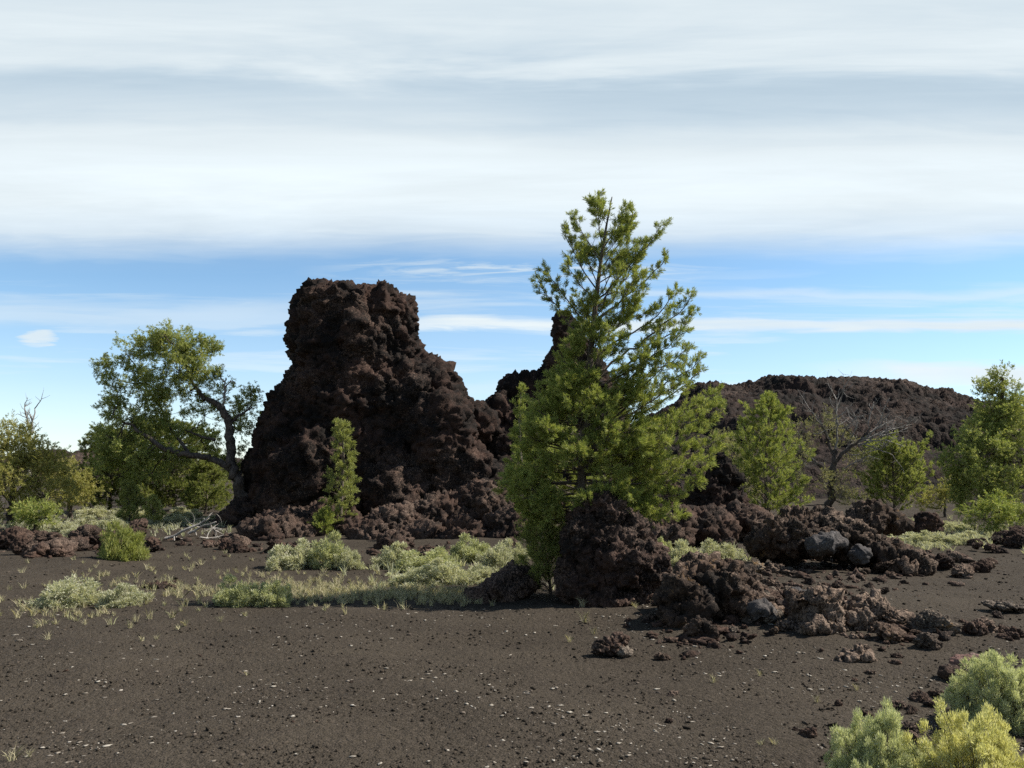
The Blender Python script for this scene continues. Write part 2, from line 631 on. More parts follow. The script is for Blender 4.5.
def leaf_mat(name, a, b, c=None, trans=0.35, nscale=3.0, fc=0.25):
    """foliage: hue wanders between a and b, a share of the leaves has colour c"""
    m, t = new_mat(name)
    g = t.n('ShaderNodeNewGeometry')
    rnd = g.outputs['Random Per Island']
    n = t.noise(g.outputs['Position'], nscale, 3.0, 0.6)
    f = t.m('ADD', t.m('MULTIPLY', t.sstep(n, 0.33, 0.67), 0.6), t.m('MULTIPLY', rnd, 0.4))
    col = t.mix(f, a, b)
    if c:
        col = t.mix(t.m('MULTIPLY', t.m('LESS_THAN', t.m('FRACT', t.m('MULTIPLY', rnd, 37.0)), fc), 0.8), col, c)
    p = t.n('ShaderNodeBsdfPrincipled', {'Base Color': col, 'Roughness': 0.6, 'Specular IOR Level': 0.25})
    tr = t.n('ShaderNodeBsdfTranslucent', {0: t.mix(1.0, col, (1.1, 1.1, 0.7), 'MULTIPLY')})
    mx = t.n('ShaderNodeMixShader', {0: trans, 1: p.outputs[0], 2: tr.outputs[0]})
    t.n('ShaderNodeOutputMaterial', {0: mx.outputs[0]})
    return m


def bark_mat(name, a, b):
    m, t = new_mat(name)
    pos = t.n('ShaderNodeNewGeometry').outputs['Position']
    mp = t.n('ShaderNodeMapping', {0: pos, 3: (1, 1, 0.25)}).outputs[0]
    n = t.noise(mp, 28.0, 4.0, 0.7, 0.5)
    n2 = t.noise(pos, 5.0, 3.0)
    c = t.mix(t.sstep(t.m('ADD', t.m('MULTIPLY', n, 0.6), t.m('MULTIPLY', n2, 0.4)), 0.38, 0.62), a, b)
    bp = t.n('ShaderNodeBump', {'Strength': 0.8, 'Distance': 0.02, 'Height': n})
    p = t.n('ShaderNodeBsdfPrincipled', {'Base Color': c, 'Roughness': 0.9, 'Specular IOR Level': 0.2, 'Normal': bp.outputs[0]})
    t.n('ShaderNodeOutputMaterial', {0: p.outputs[0]})
    return m


M_GROUND = ground_mat()
M_NEEDLE = leaf_mat('pine_needle', (0.195, 0.255, 0.070), (0.40, 0.45, 0.125), (0.51, 0.49, 0.17), 0.36)
M_NEEDLE_BRIGHT = leaf_mat('young_pine_needle', (0.235, 0.275, 0.09), (0.40, 0.425, 0.145), (0.46, 0.45, 0.18), 0.36)
M_JUNIPER = leaf_mat('juniper_leaf', (0.21, 0.265, 0.075), (0.39, 0.43, 0.14), (0.50, 0.48, 0.20), 0.40, 1.8)
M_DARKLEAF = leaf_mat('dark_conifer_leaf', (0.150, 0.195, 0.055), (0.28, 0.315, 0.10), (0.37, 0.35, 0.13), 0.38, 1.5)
M_OLIVE = leaf_mat('olive_shrub_leaf', (0.27, 0.28, 0.085), (0.44, 0.42, 0.14), (0.52, 0.45, 0.20), 0.40, 2.0)
M_SPARSE = leaf_mat('grey_green_leaf', (0.20, 0.20, 0.10), (0.32, 0.31, 0.15), (0.36, 0.33, 0.20), 0.38, 2.0)
M_SAGE = leaf_mat('sage_leaf', (0.40, 0.41, 0.28), (0.56, 0.56, 0.40), (0.64, 0.61, 0.48), 0.38, 4.0)
M_SAGE_GREEN = leaf_mat('green_sage_leaf', (0.35, 0.375, 0.21), (0.50, 0.515, 0.30), (0.58, 0.57, 0.39), 0.40, 4.0)
M_SAGE_NEAR = leaf_mat('rabbitbrush_leaf', (0.44, 0.48, 0.28), (0.60, 0.62, 0.38), (0.68, 0.68, 0.48), 0.42, 9.0)
M_SAGE_YEL = leaf_mat('yellow_rabbitbrush_leaf', (0.58, 0.57, 0.26), (0.72, 0.69, 0.34), (0.78, 0.74, 0.46), 0.42, 7.0)
M_GRASS = leaf_mat('dry_grass', (0.44, 0.39, 0.24), (0.60, 0.54, 0.36), (0.34, 0.36, 0.17), 0.2, 3.0)
M_BARK = bark_mat('pine_bark', (0.09, 0.070, 0.056), (0.21, 0.175, 0.145))
M_OLDBARK = bark_mat('weathered_bark', (0.045, 0.036, 0.031), (0.14, 0.115, 0.098))
M_DEADWOOD = bark_mat('bleached_dead_wood', (0.24, 0.215, 0.19), (0.46, 0.43, 0.39))
M_DEADGREY = bark_mat('grey_dead_wood', (0.18, 0.165, 0.15), (0.34, 0.315, 0.29))
M_RUSTWOOD = bark_mat('rusty_dead_wood', (0.16, 0.085, 0.045), (0.28, 0.17, 0.09))
M_STEM = bark_mat('sage_stem', (0.12, 0.105, 0.09), (0.24, 0.215, 0.185))


def chip_mat():
    m, t = new_mat('pale_chip')
    rnd = t.n('ShaderNodeNewGeometry').outputs['Random Per Island']
    c = t.ramp(rnd, [(0.0, (0.40, 0.365, 0.31)), (0.45, (0.30, 0.265, 0.22)), (0.75, (0.20, 0.17, 0.14)), (1.0, (0.52, 0.48, 0.42))])
    p = t.n('ShaderNodeBsdfPrincipled', {'Base Color': c, 'Roughness': 0.9, 'Specular IOR Level': 0.2})
    t.n('ShaderNodeOutputMaterial', {0: p.outputs[0]})
    return m


def gravel_mat():
    m, t = new_mat('cinder_gravel')
    rnd = t.n('ShaderNodeNewGeometry').outputs['Random Per Island']
    c = t.ramp(rnd, [(0.0, (0.030, 0.025, 0.020)), (0.5, (0.048, 0.040, 0.031)), (0.85, (0.07, 0.056, 0.044)), (1.0, (0.14, 0.115, 0.095))])
    p = t.n('ShaderNodeBsdfPrincipled', {'Base Color': c, 'Roughness': 1.0, 'Specular IOR Level': 0.1})
    t.n('ShaderNodeOutputMaterial', {0: p.outputs[0]})
    return m


M_CHIP = chip_mat()
M_GRAVEL = gravel_mat()


# ------------------------------------------------------------------ ground sheet
def build_ground():
    def axis(segs):
        out = []
        for a, b, st_ in segs:
            out += list(np.arange(a, b, st_))
        return np.array(out + [segs[-1][1]])
    xs = axis([(-4000, -400, 600), (-400, -60, 40), (-60, -16, 2.0), (-16, -8, 0.3), (-8, 8, 0.08), (8, 16, 0.3), (16, 60, 2.0), (60, 400, 40), (400, 4000, 600)])
    ys = axis([(-3000, -300, 450), (-300, -20, 35), (-20, 2, 2.0), (2, 12, 0.07), (12, 34, 0.2), (34, 90, 2.0), (90, 400, 30), (400, 6000, 700)])
    Xg, Yg = np.meshgrid(xs, ys)
    x, y = Xg.ravel(), Yg.ravel()
    z = gz(x, y)
    nearm = (np.abs(x) < 17) & (y > 1) & (y < 35)
    P = np.stack([x, y, np.zeros_like(x)], 1)[nearm]
    z[nearm] += 0.022 * fbm(P * 1.6, 3) + 0.009 * perlin(P * 9.0)
    nx, ny = len(xs), len(ys)
    i = np.arange(nx * ny).reshape(ny, nx)
    Q = np.stack([i[:-1, :-1].ravel(), i[:-1, 1:].ravel(), i[1:, 1:].ravel(), i[1:, :-1].ravel()], 1)
    o = link('ground', mesh_np('ground', np.stack([x, y, z], 1), [Q], [M_GROUND], smooth=True))
    tag(o, 'dark brown volcanic cinder ground strewn with pale chips', None, None, 'structure')


build_ground()

# ------------------------------------------------------------------ lava spires
SP_LAYERS = [('normals', 6, 0), ('fbm', 0.5, 0.25), ('cleft', 0.8, 0.34), ('ridge', 1.5, 0.26), ('block', 2.2, 0.15), ('normals', 2, 0), ('fbm', 3.4, 0.13), ('ridge', 5.5, 0.11), ('lump', 8.5, 0.09), ('ridge', 13, 0.045)]


def lava(name, shells, vox, layers, seed, mat, label, cat, group=None):
    V, faces = shells.faces()
    V, Q = voxel(V, faces, vox)
    V = displace(V, Q, layers, seed)
    V, Q = largest_piece(V, Q)
    keepV = V
    base = np.array([keepV[:, 0].mean(), keepV[:, 1].mean(), max(keepV[:, 2].min(), 0.0)])
    o = link(name, mesh_np(name, keepV - base, [Q], [mat], smooth=False), loc=base)
    return tag(o, label, cat, group)


def rows_shell(rows, Y, depth, seg=40):
    V, Q, T = column_shell(rows, Y, depth, seg)
    return V, Q, T


s = Shells()
rows = [(297, 316, 394), (303, 309, 405), (312, 307, 408), (322, 301, 408), (334, 301, 410), (347, 302, 413), (361, 301, 422),
        (373, 298, 434), (388, 293, 445), (407, 281, 464), (427, 270, 472), (445, 263, 475), (462, 258, 479), (485, 256, 485), (510, 258, 496), (535, 258, 506), (560, 258, 512)]
V, Q, T = column_shell(rows, 25.6, [0.9, 1.1, 1.2, 1.3, 1.4, 1.45, 1.5, 1.6, 1.75, 1.9, 2.05, 2.15, 2.25, 2.4, 2.6, 2.8, 3.0], 44)
s.add(V, T, Q)
for px, py, Yb, r in [(333, 302, 25.3, (.4, .5, .22)), (388, 303, 25.5, (.45, .5, .28)), (308, 330, 25.4, (.25, .4, .3)),
                      (440, 390, 25.0, (.45, .7, .5)), (464, 420, 25.0, (.45, .7, .5)), (440, 440, 23.8, (.8, .8, 1.3)), (465, 490, 23.7, (.9, .9, 1.1)),
                      (395, 500, 23.3, (.9, .7, .8)), (410, 410, 24.2, (.5, .6, .9)), (360, 340, 24.6, (.7, .5, .9)), (320, 470, 23.5, (1.0, .6, 1.0))]:
    V, F = blob_shell(at(px, py, Yb), r, random.random() * 3)
    s.add(V, F)
lava('lava_spire', s, 0.05, SP_LAYERS, 1, M_SPIRE, 'tall broad dark lava spire with a blunt top, beside the leaning tree', 'lava spire')

s = Shells()
rows = [(316, 557, 569), (330, 556, 578), (348, 557, 588), (362, 553, 596), (378, 549, 604), (392, 545, 612), (410, 535, 618), (440, 520, 630), (480, 505, 640), (520, 498, 650), (560, 490, 655)]
V, Q, T = column_shell(rows, 27.0, 0.85, 30)
s.add(V, T, Q)
for px, py, Yb, r in [(515, 396, 27, (.42, .6, .4)), (532, 392, 27, (.42, .6, .4)), (505, 420, 26.6, (.6, .9, .6)), (500, 450, 26.2, (.8, 1.0, .8)),
                      (500, 490, 25.6, (.9, 1.0, 1.1)), (530, 440, 26.2, (.8, .8, 1.2)), (600, 470, 26.5, (1.2, 1.2, 1.5)), (640, 500, 26.0, (1.0, 1.0, .9)), (540, 500, 25.4, (1.2, 1.0, .9))]:
    V, F = blob_shell(at(px, py, Yb), r, random.random() * 3)
    s.add(V, F)
lava('lava_spire', s, 0.055, [('normals', 5, 0), ('fbm', 0.6, 0.2), ('cleft', 1.0, 0.26), ('ridge', 1.8, 0.22), ('block', 2.6, 0.12), ('normals', 2, 0), ('fbm', 4, 0.11), ('ridge', 6, 0.1), ('lump', 9, 0.08), ('ridge', 14, .04)], 5, M_SPIRE,
     'thin pointed lava spire with a lower shoulder, half hidden by the big pine', 'lava spire')


# ------------------------------------------------------------------ far hill and ridges
def ridge_hill(name, pts, Yc, front, back, label, nx, ny, seed, amp=1.0, mat=M_HILL):
    """pts: skyline (px, py) at distance Yc"""
    W = np.array([at(px, py, Yc) for px, py in pts])
    xs = np.linspace(W[0, 0], W[-1, 0], nx)
    top = np.interp(xs, W[:, 0], W[:, 2])
    v = np.linspace(-1, 1, ny)
    Xg, Vg = np.meshgrid(xs, v)
    Tg = np.tile(top, (ny, 1))
    off = np.where(Vg < 0, Vg * front, Vg * back)
    x, vv, tp = Xg.ravel(), Vg.ravel(), Tg.ravel()
    prof = np.where(vv < 0, 1 - np.abs(vv) ** 1.6, np.cos(np.clip(vv, 0, 1) * math.pi / 2))
    y = Yc + off.ravel() + 1.5 * fbm(np.stack([x * 0.15, np.full_like(x, seed), np.zeros_like(x)], 1), 3)
    P = np.stack([x, y, np.full_like(x, seed * 3.7)], 1)
    wq = np.stack([perlin(P * 0.5 + 3), perlin(P * 0.5 + 33), P[:, 2] * 0], 1)
    f1, f2 = worley(P * 0.55 + wq * 0.6)
    g1, g2 = worley(P * 1.5 + wq)
    k1, _ = worley(P * 3.4)
    rough = (0.5 - f1) * 0.28 + (0.5 - g1) * 0.26 + (0.5 - k1) * 0.30 + 0.6 * fbm(P * 0.22, 4, 0.55) + 0.2 * fbm(P * 2.0, 3, 0.7, True)
    z = tp * prof * (1 - 0.16 * np.clip(-vv, 0, 1) * (1 + fbm(P * 0.3, 3))) + rough * amp * np.clip(prof * 2.2, 0.15, 1)
    # craggy ledges: the slope steps
    z = z + 0.55 * amp * np.abs(np.sin(z * 1.1 + 2.5 * perlin(P * 0.2))) * np.clip(prof * 2, 0, 1) - 0.3
    yj = y - 0.7 * rough * amp
    i = np.arange(nx * ny).reshape(ny, nx)
    Q = np.stack([i[:-1, :-1].ravel(), i[:-1, 1:].ravel(), i[1:, 1:].ravel(), i[1:, :-1].ravel()], 1)
    o = link(name, mesh_np(name, np.stack([x, yj, z], 1), [Q], [mat], smooth=True))
    return tag(o, label, None, None, 'structure')


ridge_hill('hill', [(540, 470), (600, 440), (640, 425), (668, 408), (686, 393), (700, 385), (732, 386), (752, 385), (768, 381), (800, 382), (832, 383), (870, 386), (910, 390), (950, 395), (982, 401), (1010, 414), (1060, 434), (1130, 455), (1220, 468)],
           62.0, 22.0, 14.0, 'long dark lava rubble hill behind the trees', 460, 200, 2)
ridge_hill('hill', [(-260, 456), (-120, 455), (0, 456), (40, 452), (62, 452), (70, 461), (80, 450), (88, 452), (96, 465), (150, 464), (230, 458), (300, 462), (400, 466)],
           95.0, 15.0, 15.0, 'low distant lava ridge beyond the shrubs', 260, 60, 6, 0.8)


# ------------------------------------------------------------------ boulders and outcrops
def blob_rock(name, specs, vox, seed, mat, label, cat='boulder', layers=None, group=None):
    """specs: (px, py, Y, rx, ry, rz in metres, tilt)"""
    s = Shells()
    for sp_ in specs:
        px, py, Yb, rx, ry, rz = sp_[:6]
        V, F = blob_shell(at(px, py, Yb), (rx, ry, rz), random.uniform(-.4, .4), sp_[6] if len(sp_) > 6 else 0.0)
        s.add(V, F)
    return lava(name, s, vox, layers or [('normals', 5, 0), ('fbm', 1.5, 0.08), ('cleft', 2.2, 0.13), ('ridge', 4, .10), ('block', 6, .06), ('normals', 2, 0), ('ridge', 11, .055), ('lump', 18, .045), ('ridge', 30, .022)], seed, mat, label, cat, group)


blob_rock('lava_boulder', [(600, 512, 10.57, 0.21565, 0.235, 0.24), (588, 543, 10.52, 0.252, 0.286, 0.37), (585, 583, 10.47, 0.269, 0.336, 0.299), (618, 563, 10.47, 0.37, 0.353, 0.405), (646, 573, 10.52, 0.227, 0.336, 0.37), (632, 538, 10.62, 0.202, 0.286, 0.246), (652, 600, 10.42, 0.168, 0.252, 0.176), (610, 599, 10.37, 0.42, 0.252, 0.176)],
          0.016, 11, M_BOULDER, 'large humped reddish lava boulder in front of the big pine')
blob_rock('lava_boulder', [(505, 590, 10.9, 0.23, 0.252, 0.112), (520, 580, 11.0, 0.158, 0.216, 0.12), (485, 600, 10.8, 0.144, 0.18, 0.064), (545, 600, 10.8, 0.216, 0.18, 0.08)],
          0.017, 12, M_BOULDER, 'low black boulder in the shade of the big pine')
blob_rock('lava_boulder', [(712, 505, 20.5, .5, .5, .6), (722, 478, 20.6, .28, .35, .55), (732, 508, 20.4, .33, .4, .5), (714, 525, 20.4, .6, .55, .35)],
          0.03, 13, M_SPIRE, 'dark pointed boulder between the big pine and the slim pine', layers=[('normals', 4, 0), ('fbm', 1.0, 0.15), ('block', 1.8, .18), ('ridge', 2.6, .18), ('block', 4.2, .10), ('normals', 2, 0), ('ridge', 6, .11), ('lump', 11, .08), ('ridge', 17, .05)])
blob_rock('lava_boulder', [(928, 527, 19.0, .2, .2, .26), (921, 532, 19.0, .15, .16, .18)], 0.018, 14, M_SPIRE, 'small dark boulder alone on the pale grass below the shrubs')

CR = [('normals', 4, 0), ('fbm', 1.6, 0.10), ('block', 2.2, 0.17), ('ridge', 3.0, 0.13), ('block', 5.0, 0.10), ('normals', 2, 0), ('ridge', 8.0, 0.065), ('block', 11, 0.055), ('ridge', 19, 0.04), ('lump', 28, 0.016)]
blob_rock('lava_outcrop', [(715, 595, 9.3, 0.312, 0.273, 0.209), (690, 603, 9.1, 0.219, 0.234, 0.181), (740, 608, 9.1, 0.219, 0.234, 0.125), (700, 578, 9.6, 0.172, 0.195, 0.111), (726, 583, 9.5, 0.203, 0.234, 0.153), (752, 615, 9.0, 0.156, 0.195, 0.084), (676, 563, 10.4, 0.078, 0.094, 0.063), (683, 615, 8.9, 0.172, 0.172, 0.111)],
          0.015, 15, M_CRAG, 'craggy brown outcrop with a shaded hollow, beside the humped boulder', 'outcrop', CR)
blob_rock('lava_outcrop', [(790, 540, 13.4, 0.562, 0.44, 0.221), (760, 555, 12.8, 0.389, 0.352, 0.164), (835, 540, 13.6, 0.476, 0.396, 0.203), (875, 550, 13.6, 0.431, 0.396, 0.177), (812, 525, 13.9, 0.431, 0.44, 0.14), (785, 568, 12.4, 0.389, 0.352, 0.14), (840, 570, 12.6, 0.431, 0.352, 0.126), (900, 565, 13.0, 0.259, 0.308, 0.088), (745, 576, 12.0, 0.173, 0.22, 0.076), (828, 562, 12.75, 0.5, 0.32, 0.15), (865, 562, 12.75, 0.3, 0.3, 0.13)],
          0.019, 16, M_CRAG, 'widest grey black outcrop with slabby faces, topped by a knob', 'outcrop', CR)
blob_rock('lava_boulder', [(875, 518, 14.6, 0.217, 0.255, 0.145), (868, 526, 14.5, 0.252, 0.255, 0.145), (890, 523, 14.6, 0.145, 0.212, 0.102)],
          0.02, 17, M_CRAG, 'dark knobby boulder capping the widest outcrop', layers=CR)
blob_rock('lava_outcrop', [(835, 618, 8.6, 0.245, 0.214, 0.135), (815, 628, 8.4, 0.153, 0.168, 0.107), (862, 618, 8.7, 0.23, 0.214, 0.114), (888, 626, 8.6, 0.138, 0.153, 0.068), (870, 632, 8.4, 0.153, 0.153, 0.054)],
          0.013, 18, M_CRAG, 'low lichen-flecked outcrop in front of the widest outcrop', 'outcrop', CR)
blob_rock('lava_boulder', [(858, 658, 7.3, .15, .15, .11), (845, 664, 7.25, .1, .1, .06)], 0.011, 19, M_CRAG,
          'small lumpy brown rock in front of the lichen-flecked outcrop', 'rock', layers=[('fbm', 3, 0.05), ('crack', 7, .05), ('lump', 12, .04), ('ridge', 30, .012)])
blob_rock('grey_slab', [(828, 545, 12.72, .40, .16, .12, -.10)], 0.016, 20, M_SLAB, 'smooth grey slab leaning on the widest outcrop, longest one', 'slab', [('normals', 3, 0), ('fbm', 1.8, .06), ('block', 2.6, .10), ('block', 6, .05), ('ridge', 9, .03), ('ridge', 20, .014)])
blob_rock('grey_slab', [(860, 552, 12.72, .14, .14, .15, -.3)], 0.016, 21, M_SLAB, 'upright grey slab at the end of the longest slab', 'slab', [('normals', 3, 0), ('fbm', 1.8, .06), ('block', 2.6, .10), ('block', 6, .05), ('ridge', 9, .03), ('ridge', 20, .014)])
blob_rock('grey_slab', [(764, 613, 8.85, .17, .12, .07, .35)], 0.014, 22, M_SLAB, 'small tilted grey slab between the two nearer outcrops', 'slab', [('normals', 3, 0), ('fbm', 1.8, .06), ('block', 2.6, .10), ('block', 6, .05), ('ridge', 9, .03), ('ridge', 20, .014)])
blob_rock('grey_slab', [(800, 604, 9.2, .16, .12, .10, -.3)], 0.014, 23, M_SLAB, 'blue grey slab against the back of the lichen-flecked outcrop', 'slab', [('normals', 3, 0), ('fbm', 1.8, .06), ('block', 2.6, .10), ('block', 6, .05), ('ridge', 9, .03), ('ridge', 20, .014)])
# the small dark rock with a pale side in front
blob_rock('lava_rock', [(608, 646, 7.72, .14, .1, .08), (618, 640, 7.8, .1, .1, .06), (600, 650, 7.7, .08, .08, .04)], 0.009, 24, M_RUBBLE,
          'jagged dark rock alone on open cinder, ochre on top', 'rock', [('fbm', 4, 0.04), ('crack', 8, .04), ('lump', 14, .035), ('ridge', 34, .012)])
blob_rock('pale_rock', [(624, 652, 7.68, .085, .06, .05)], 0.008, 25, M_PALE, 'whitish lumpy rock leaning on the jagged dark rock', 'rock', [('lump', 12, .03), ('lump', 26, .02)])
blob_rock('pale_rock', [(966, 664, 6.9, .13, .12, .07), (978, 662, 7.0, .1, .1, .06)], 0.01, 26, M_PINKISH, 'pinkish crumbly rock beside the grey green rabbitbrush', 'rock', [('lump', 10, .04), ('lump', 24, .02)])
blob_rock('lava_rock', [(952, 672, 6.75, .1, .1, .05)], 0.01, 27, M_RUBBLE, 'black rock tucked against the pinkish crumbly rock', 'rock', [('lump', 10, .04), ('lump', 24, .02)])
blob_rock('pale_rock', [(1004, 606, 9.2, .22, .13, .045, .06)], 0.012, 28, M_PALE, 'flat pale slab lying on cinder, partly past the frame edge', 'rock', [('fbm', 4, .04), ('crack', 6, .04), ('ridge', 24, .012)])

# lumps of the apron round the spire
AP = [(240, 520, 24.0, .5, .6, .42, 'dark lump under the roots of the leaning tree'), (285, 530, 20.6, .95, .7, .35, 'low dark lump below the spire, nearest the dead branches'),
      (262, 537, 19.6, .42, .4, .26, 'small black lump at the end of the apron, by cinder'), (318, 522, 21.4, .6, .6, .38, 'brown lump behind the slim sapling below the spire'), (395, 530, 20.4, .7, .6, .46, 'rounded red brown lump between sapling and ridge of rubble'),
      (372, 540, 19.6, .45, .4, .30, 'small red brown lump above the sagebrush'), (440, 520, 21.3, .8, .7, .5, 'red brown lump under the lit flank of the spire'), (480, 512, 21.6, .75, .7, .62, 'highest red brown lump at the foot of the notch'),
      (510, 530, 19.5, .55, .5, .4, 'red brown lump close behind the big pine'), (460, 540, 19.4, .5, .5, .32, 'crumbly brown lump over the green sagebrush'), (425, 540, 19.6, .4, .4, .25, 'smallest crumbly lump behind the sagebrush'),
      (345, 528, 20.9, .45, .45, .28, 'dark lump at the very foot of the slim sapling')]
for i, (px, py, Yb, rx, ry, rz, lb) in enumerate(AP):
    blob_rock('lava_lump', [(px, py, Yb, rx, ry, rz), (px + 10, py + 8, Yb - .15, rx * .6, ry * .7, rz * .7), (px - 12, py + 9, Yb - .1, rx * .6, ry * .7, rz * .6)], 0.033, 40 + i, M_RUBBLE, lb, 'lava lump',
              [('normals', 4, 0), ('fbm', 1.0, 0.15), ('block', 1.8, .18), ('ridge', 2.6, .18), ('block', 4.2, .10), ('normals', 2, 0), ('ridge', 6, .11), ('lump', 11, .08), ('ridge', 17, .05)], 'lumps round the foot of the spires')

for i, (px, py, Yb, rx, ry, rz, lb) in enumerate([(690, 530, 17.8, .8, .7, .34, 'low dark bank of lava below the dark pointed boulder'), (655, 535, 17.2, .6, .6, .30, 'low dark lava lump right behind the humped boulder'),
                                                  (615, 530, 18.0, .8, .7, .4, 'dark lava lump hidden under the boughs of the big pine'), (745, 525, 18.8, .5, .5, .3, 'dark lava lump at the foot of the young pine')]):
    blob_rock('lava_lump', [(px, py, Yb, rx, ry, rz), (px + 14, py + 6, Yb - .15, rx * .6, ry * .7, rz * .7), (px - 16, py + 6, Yb - .1, rx * .6, ry * .7, rz * .6)], 0.033, 80 + i, M_RUBBLE, lb, 'lava lump',
              [('normals', 4, 0), ('fbm', 1.0, 0.15), ('block', 1.8, .18), ('ridge', 2.6, .18), ('block', 4.2, .10), ('normals', 2, 0), ('ridge', 6, .11), ('lump', 11, .08), ('ridge', 17, .05)], 'dark lava lumps behind the humped boulder')

# ------------------------------------------------------------------ loose rocks (copies)
ROCKS = []
for k in range(9):
    V, F = ICO[4]
    V = V * np.array([1, random.uniform(.65, .95), random.uniform(.5, .8)])
    V = displace(V, F, [('fbm', 1.1, .3), ('block', 1.2, .45), ('ridge', 1.8, .30), ('block', 3.0, .22), ('normals', 2, 0), ('ridge', 4.5, .16), ('ridge', 9, .07)], 60 + k)
    ROCKS.append(V)
ROCK_ME = {}


def rock_mesh(k, mat):
    key = (k, mat.name)
    if key not in ROCK_ME:
        ROCK_ME[key] = mesh_np('loose_rock', ROCKS[k], [ICO[4][1]], [mat], smooth=False)
    return ROCK_ME[key]


def scatter_rocks(n, poly, size, label, group, mats, name='loose_rock', sink=0.25, lift=0.0, cat='rock'):
    """poly: (px0, py0, px1, py1) box of pixels or a list of (px, py, spread px) spots; size in metres"""
    made = 0
    while made < n:
        if isinstance(poly, tuple):
            px = random.uniform(poly[0], poly[2])
            py = random.uniform(poly[1], poly[3])
        else:
            c = random.choice(poly)
            px = random.gauss(c[0], c[2])
            py = random.gauss(c[1], c[3] if len(c) > 3 else c[2] * 0.35)
        if py < 492:
            continue
        p = ground(px, py)
        sz = size[0] * (size[1] / size[0]) ** (random.random() ** 1.7)
        o = link(name, rock_mesh(random.randrange(9), random.choice(mats)))
        o.location = (p[0], p[1], p[2] + sz * (0.5 - sink) * 0.6 + lift * random.random())
        o.scale = (sz * random.uniform(.8, 1.3), sz * random.uniform(.8, 1.2), sz * random.uniform(.6, 1.0))
        o.rotation_euler = (random.uniform(-.5, .5), random.uniform(-.5, .5), random.uniform(0, 6.3))
        tag(o, label, cat, group)
        made += 1


scatter_rocks(38, [(15, 540, 20, 7), (60, 545, 22, 6), (100, 542, 18, 6), (30, 553, 25, 4), (125, 545, 10, 5)], (0.09, 0.36), 'brown lava rock in the rubble bank below the olive shrubs', 'rocks in the rubble bank below the olive shrubs', [M_RUBBLE], lift=0.12)
scatter_rocks(30, [(275, 548, 25, 5), (330, 550, 30, 5), (400, 552, 25, 5), (460, 552, 30, 5), (505, 556, 15, 5), (235, 545, 16, 6)], (0.07, 0.26), 'brown lava rock fallen at the foot of the spire', 'rocks fallen at the foot of the spire', [M_RUBBLE], lift=0.05)
scatter_rocks(66, [(725, 634, 25, 5), (765, 622, 18, 6), (780, 600, 18, 8), (755, 590, 14, 8), (815, 590, 25, 6), (850, 580, 30, 6), (770, 575, 20, 6), (890, 636, 16, 5), (800, 575, 30, 8), (905, 630, 14, 8), (700, 626, 18, 5), (820, 600, 30, 5)], (0.035, 0.17),
              'broken brown rock heaped round the outcrops', 'broken rocks heaped round the outcrops', [M_CRAG, M_RUBBLE, M_CRAG, M_PALE], lift=0.05)
scatter_rocks(26, [(920, 556, 20, 5), (955, 564, 18, 4), (895, 562, 14, 6), (985, 568, 12, 3), (935, 575, 25, 5)], (0.06, 0.2), 'grey brown rock in the line trailing from the widest outcrop', 'rocks trailing from the widest outcrop', [M_CRAG, M_RUBBLE], lift=0.06)
scatter_rocks(18, [(1005, 540, 14, 5), (1030, 536, 14, 6), (985, 546, 8, 4), (1060, 545, 20, 6)], (0.08, 0.26), 'brown rock in the rubble below the broad tree', 'rubble rocks below the broad tree', [M_RUBBLE], lift=0.1)
scatter_rocks(20, [(1000, 622, 14, 5), (985, 632, 9, 4), (1015, 640, 12, 4), (1018, 612, 10, 4), (955, 628, 18, 8)], (0.03, 0.13), 'dark rock on the cinder beyond the rabbitbrush', 'rocks on the cinder beyond the rabbitbrush', [M_CRAG, M_RUBBLE])
scatter_rocks(18, (640, 640, 960, 740), (0.015, 0.06), 'small dark rock loose on open cinder', 'small rocks loose on open cinder', [M_RUBBLE, M_CRAG, M_RUBBLE])
scatter_rocks(5, (60, 610, 640, 740), (0.012, 0.035), 'small dark rock loose on open cinder', 'small rocks loose on open cinder', [M_RUBBLE])
scatter_rocks(14, [(905, 735, 12, 6), (880, 720, 20, 8), (945, 722, 22, 8), (820, 755, 14, 8), (925, 700, 20, 8)], (0.025, 0.07), 'dark brown rock near the front rabbitbrush', 'dark rocks near the front rabbitbrush', [M_RUBBLE])
scatter_rocks(8, [(160, 586, 12, 4), (170, 582, 10, 4)], (0.03, 0.10), 'reddish rock in the low patch between the two sagebrush groups', 'rocks in the low patch between sagebrush', [M_RUBBLE])
scatter_rocks(8, [(690, 640, 20, 4), (650, 622, 20, 4), (590, 606, 30, 3), (655, 612, 10, 5)], (0.03, 0.10), 'brown rock at the foot of the humped boulder', 'rocks at the foot of the humped boulder', [M_RUBBLE, M_CRAG])
scatter_rocks(14, [(690, 545, 25, 6), (660, 540, 20, 6), (720, 530, 20, 6), (610, 530, 20, 6)], (0.08, 0.3), 'dark rock in the bank behind the humped boulder', 'rocks in the bank behind the humped boulder', [M_RUBBLE], lift=0.15)
scatter_rocks(10, [(195, 540, 22, 5), (160, 540, 15, 5), (220, 545, 18, 4)], (0.07, 0.25), 'dark rock under the bleached dead branches', 'rocks under the bleached dead branches', [M_RUBBLE], lift=0.05)


# ------------------------------------------------------------------ plants
def unit(v):
    v = np.asarray(v, float)
    return v / max(np.linalg.norm(v), 1e-9)


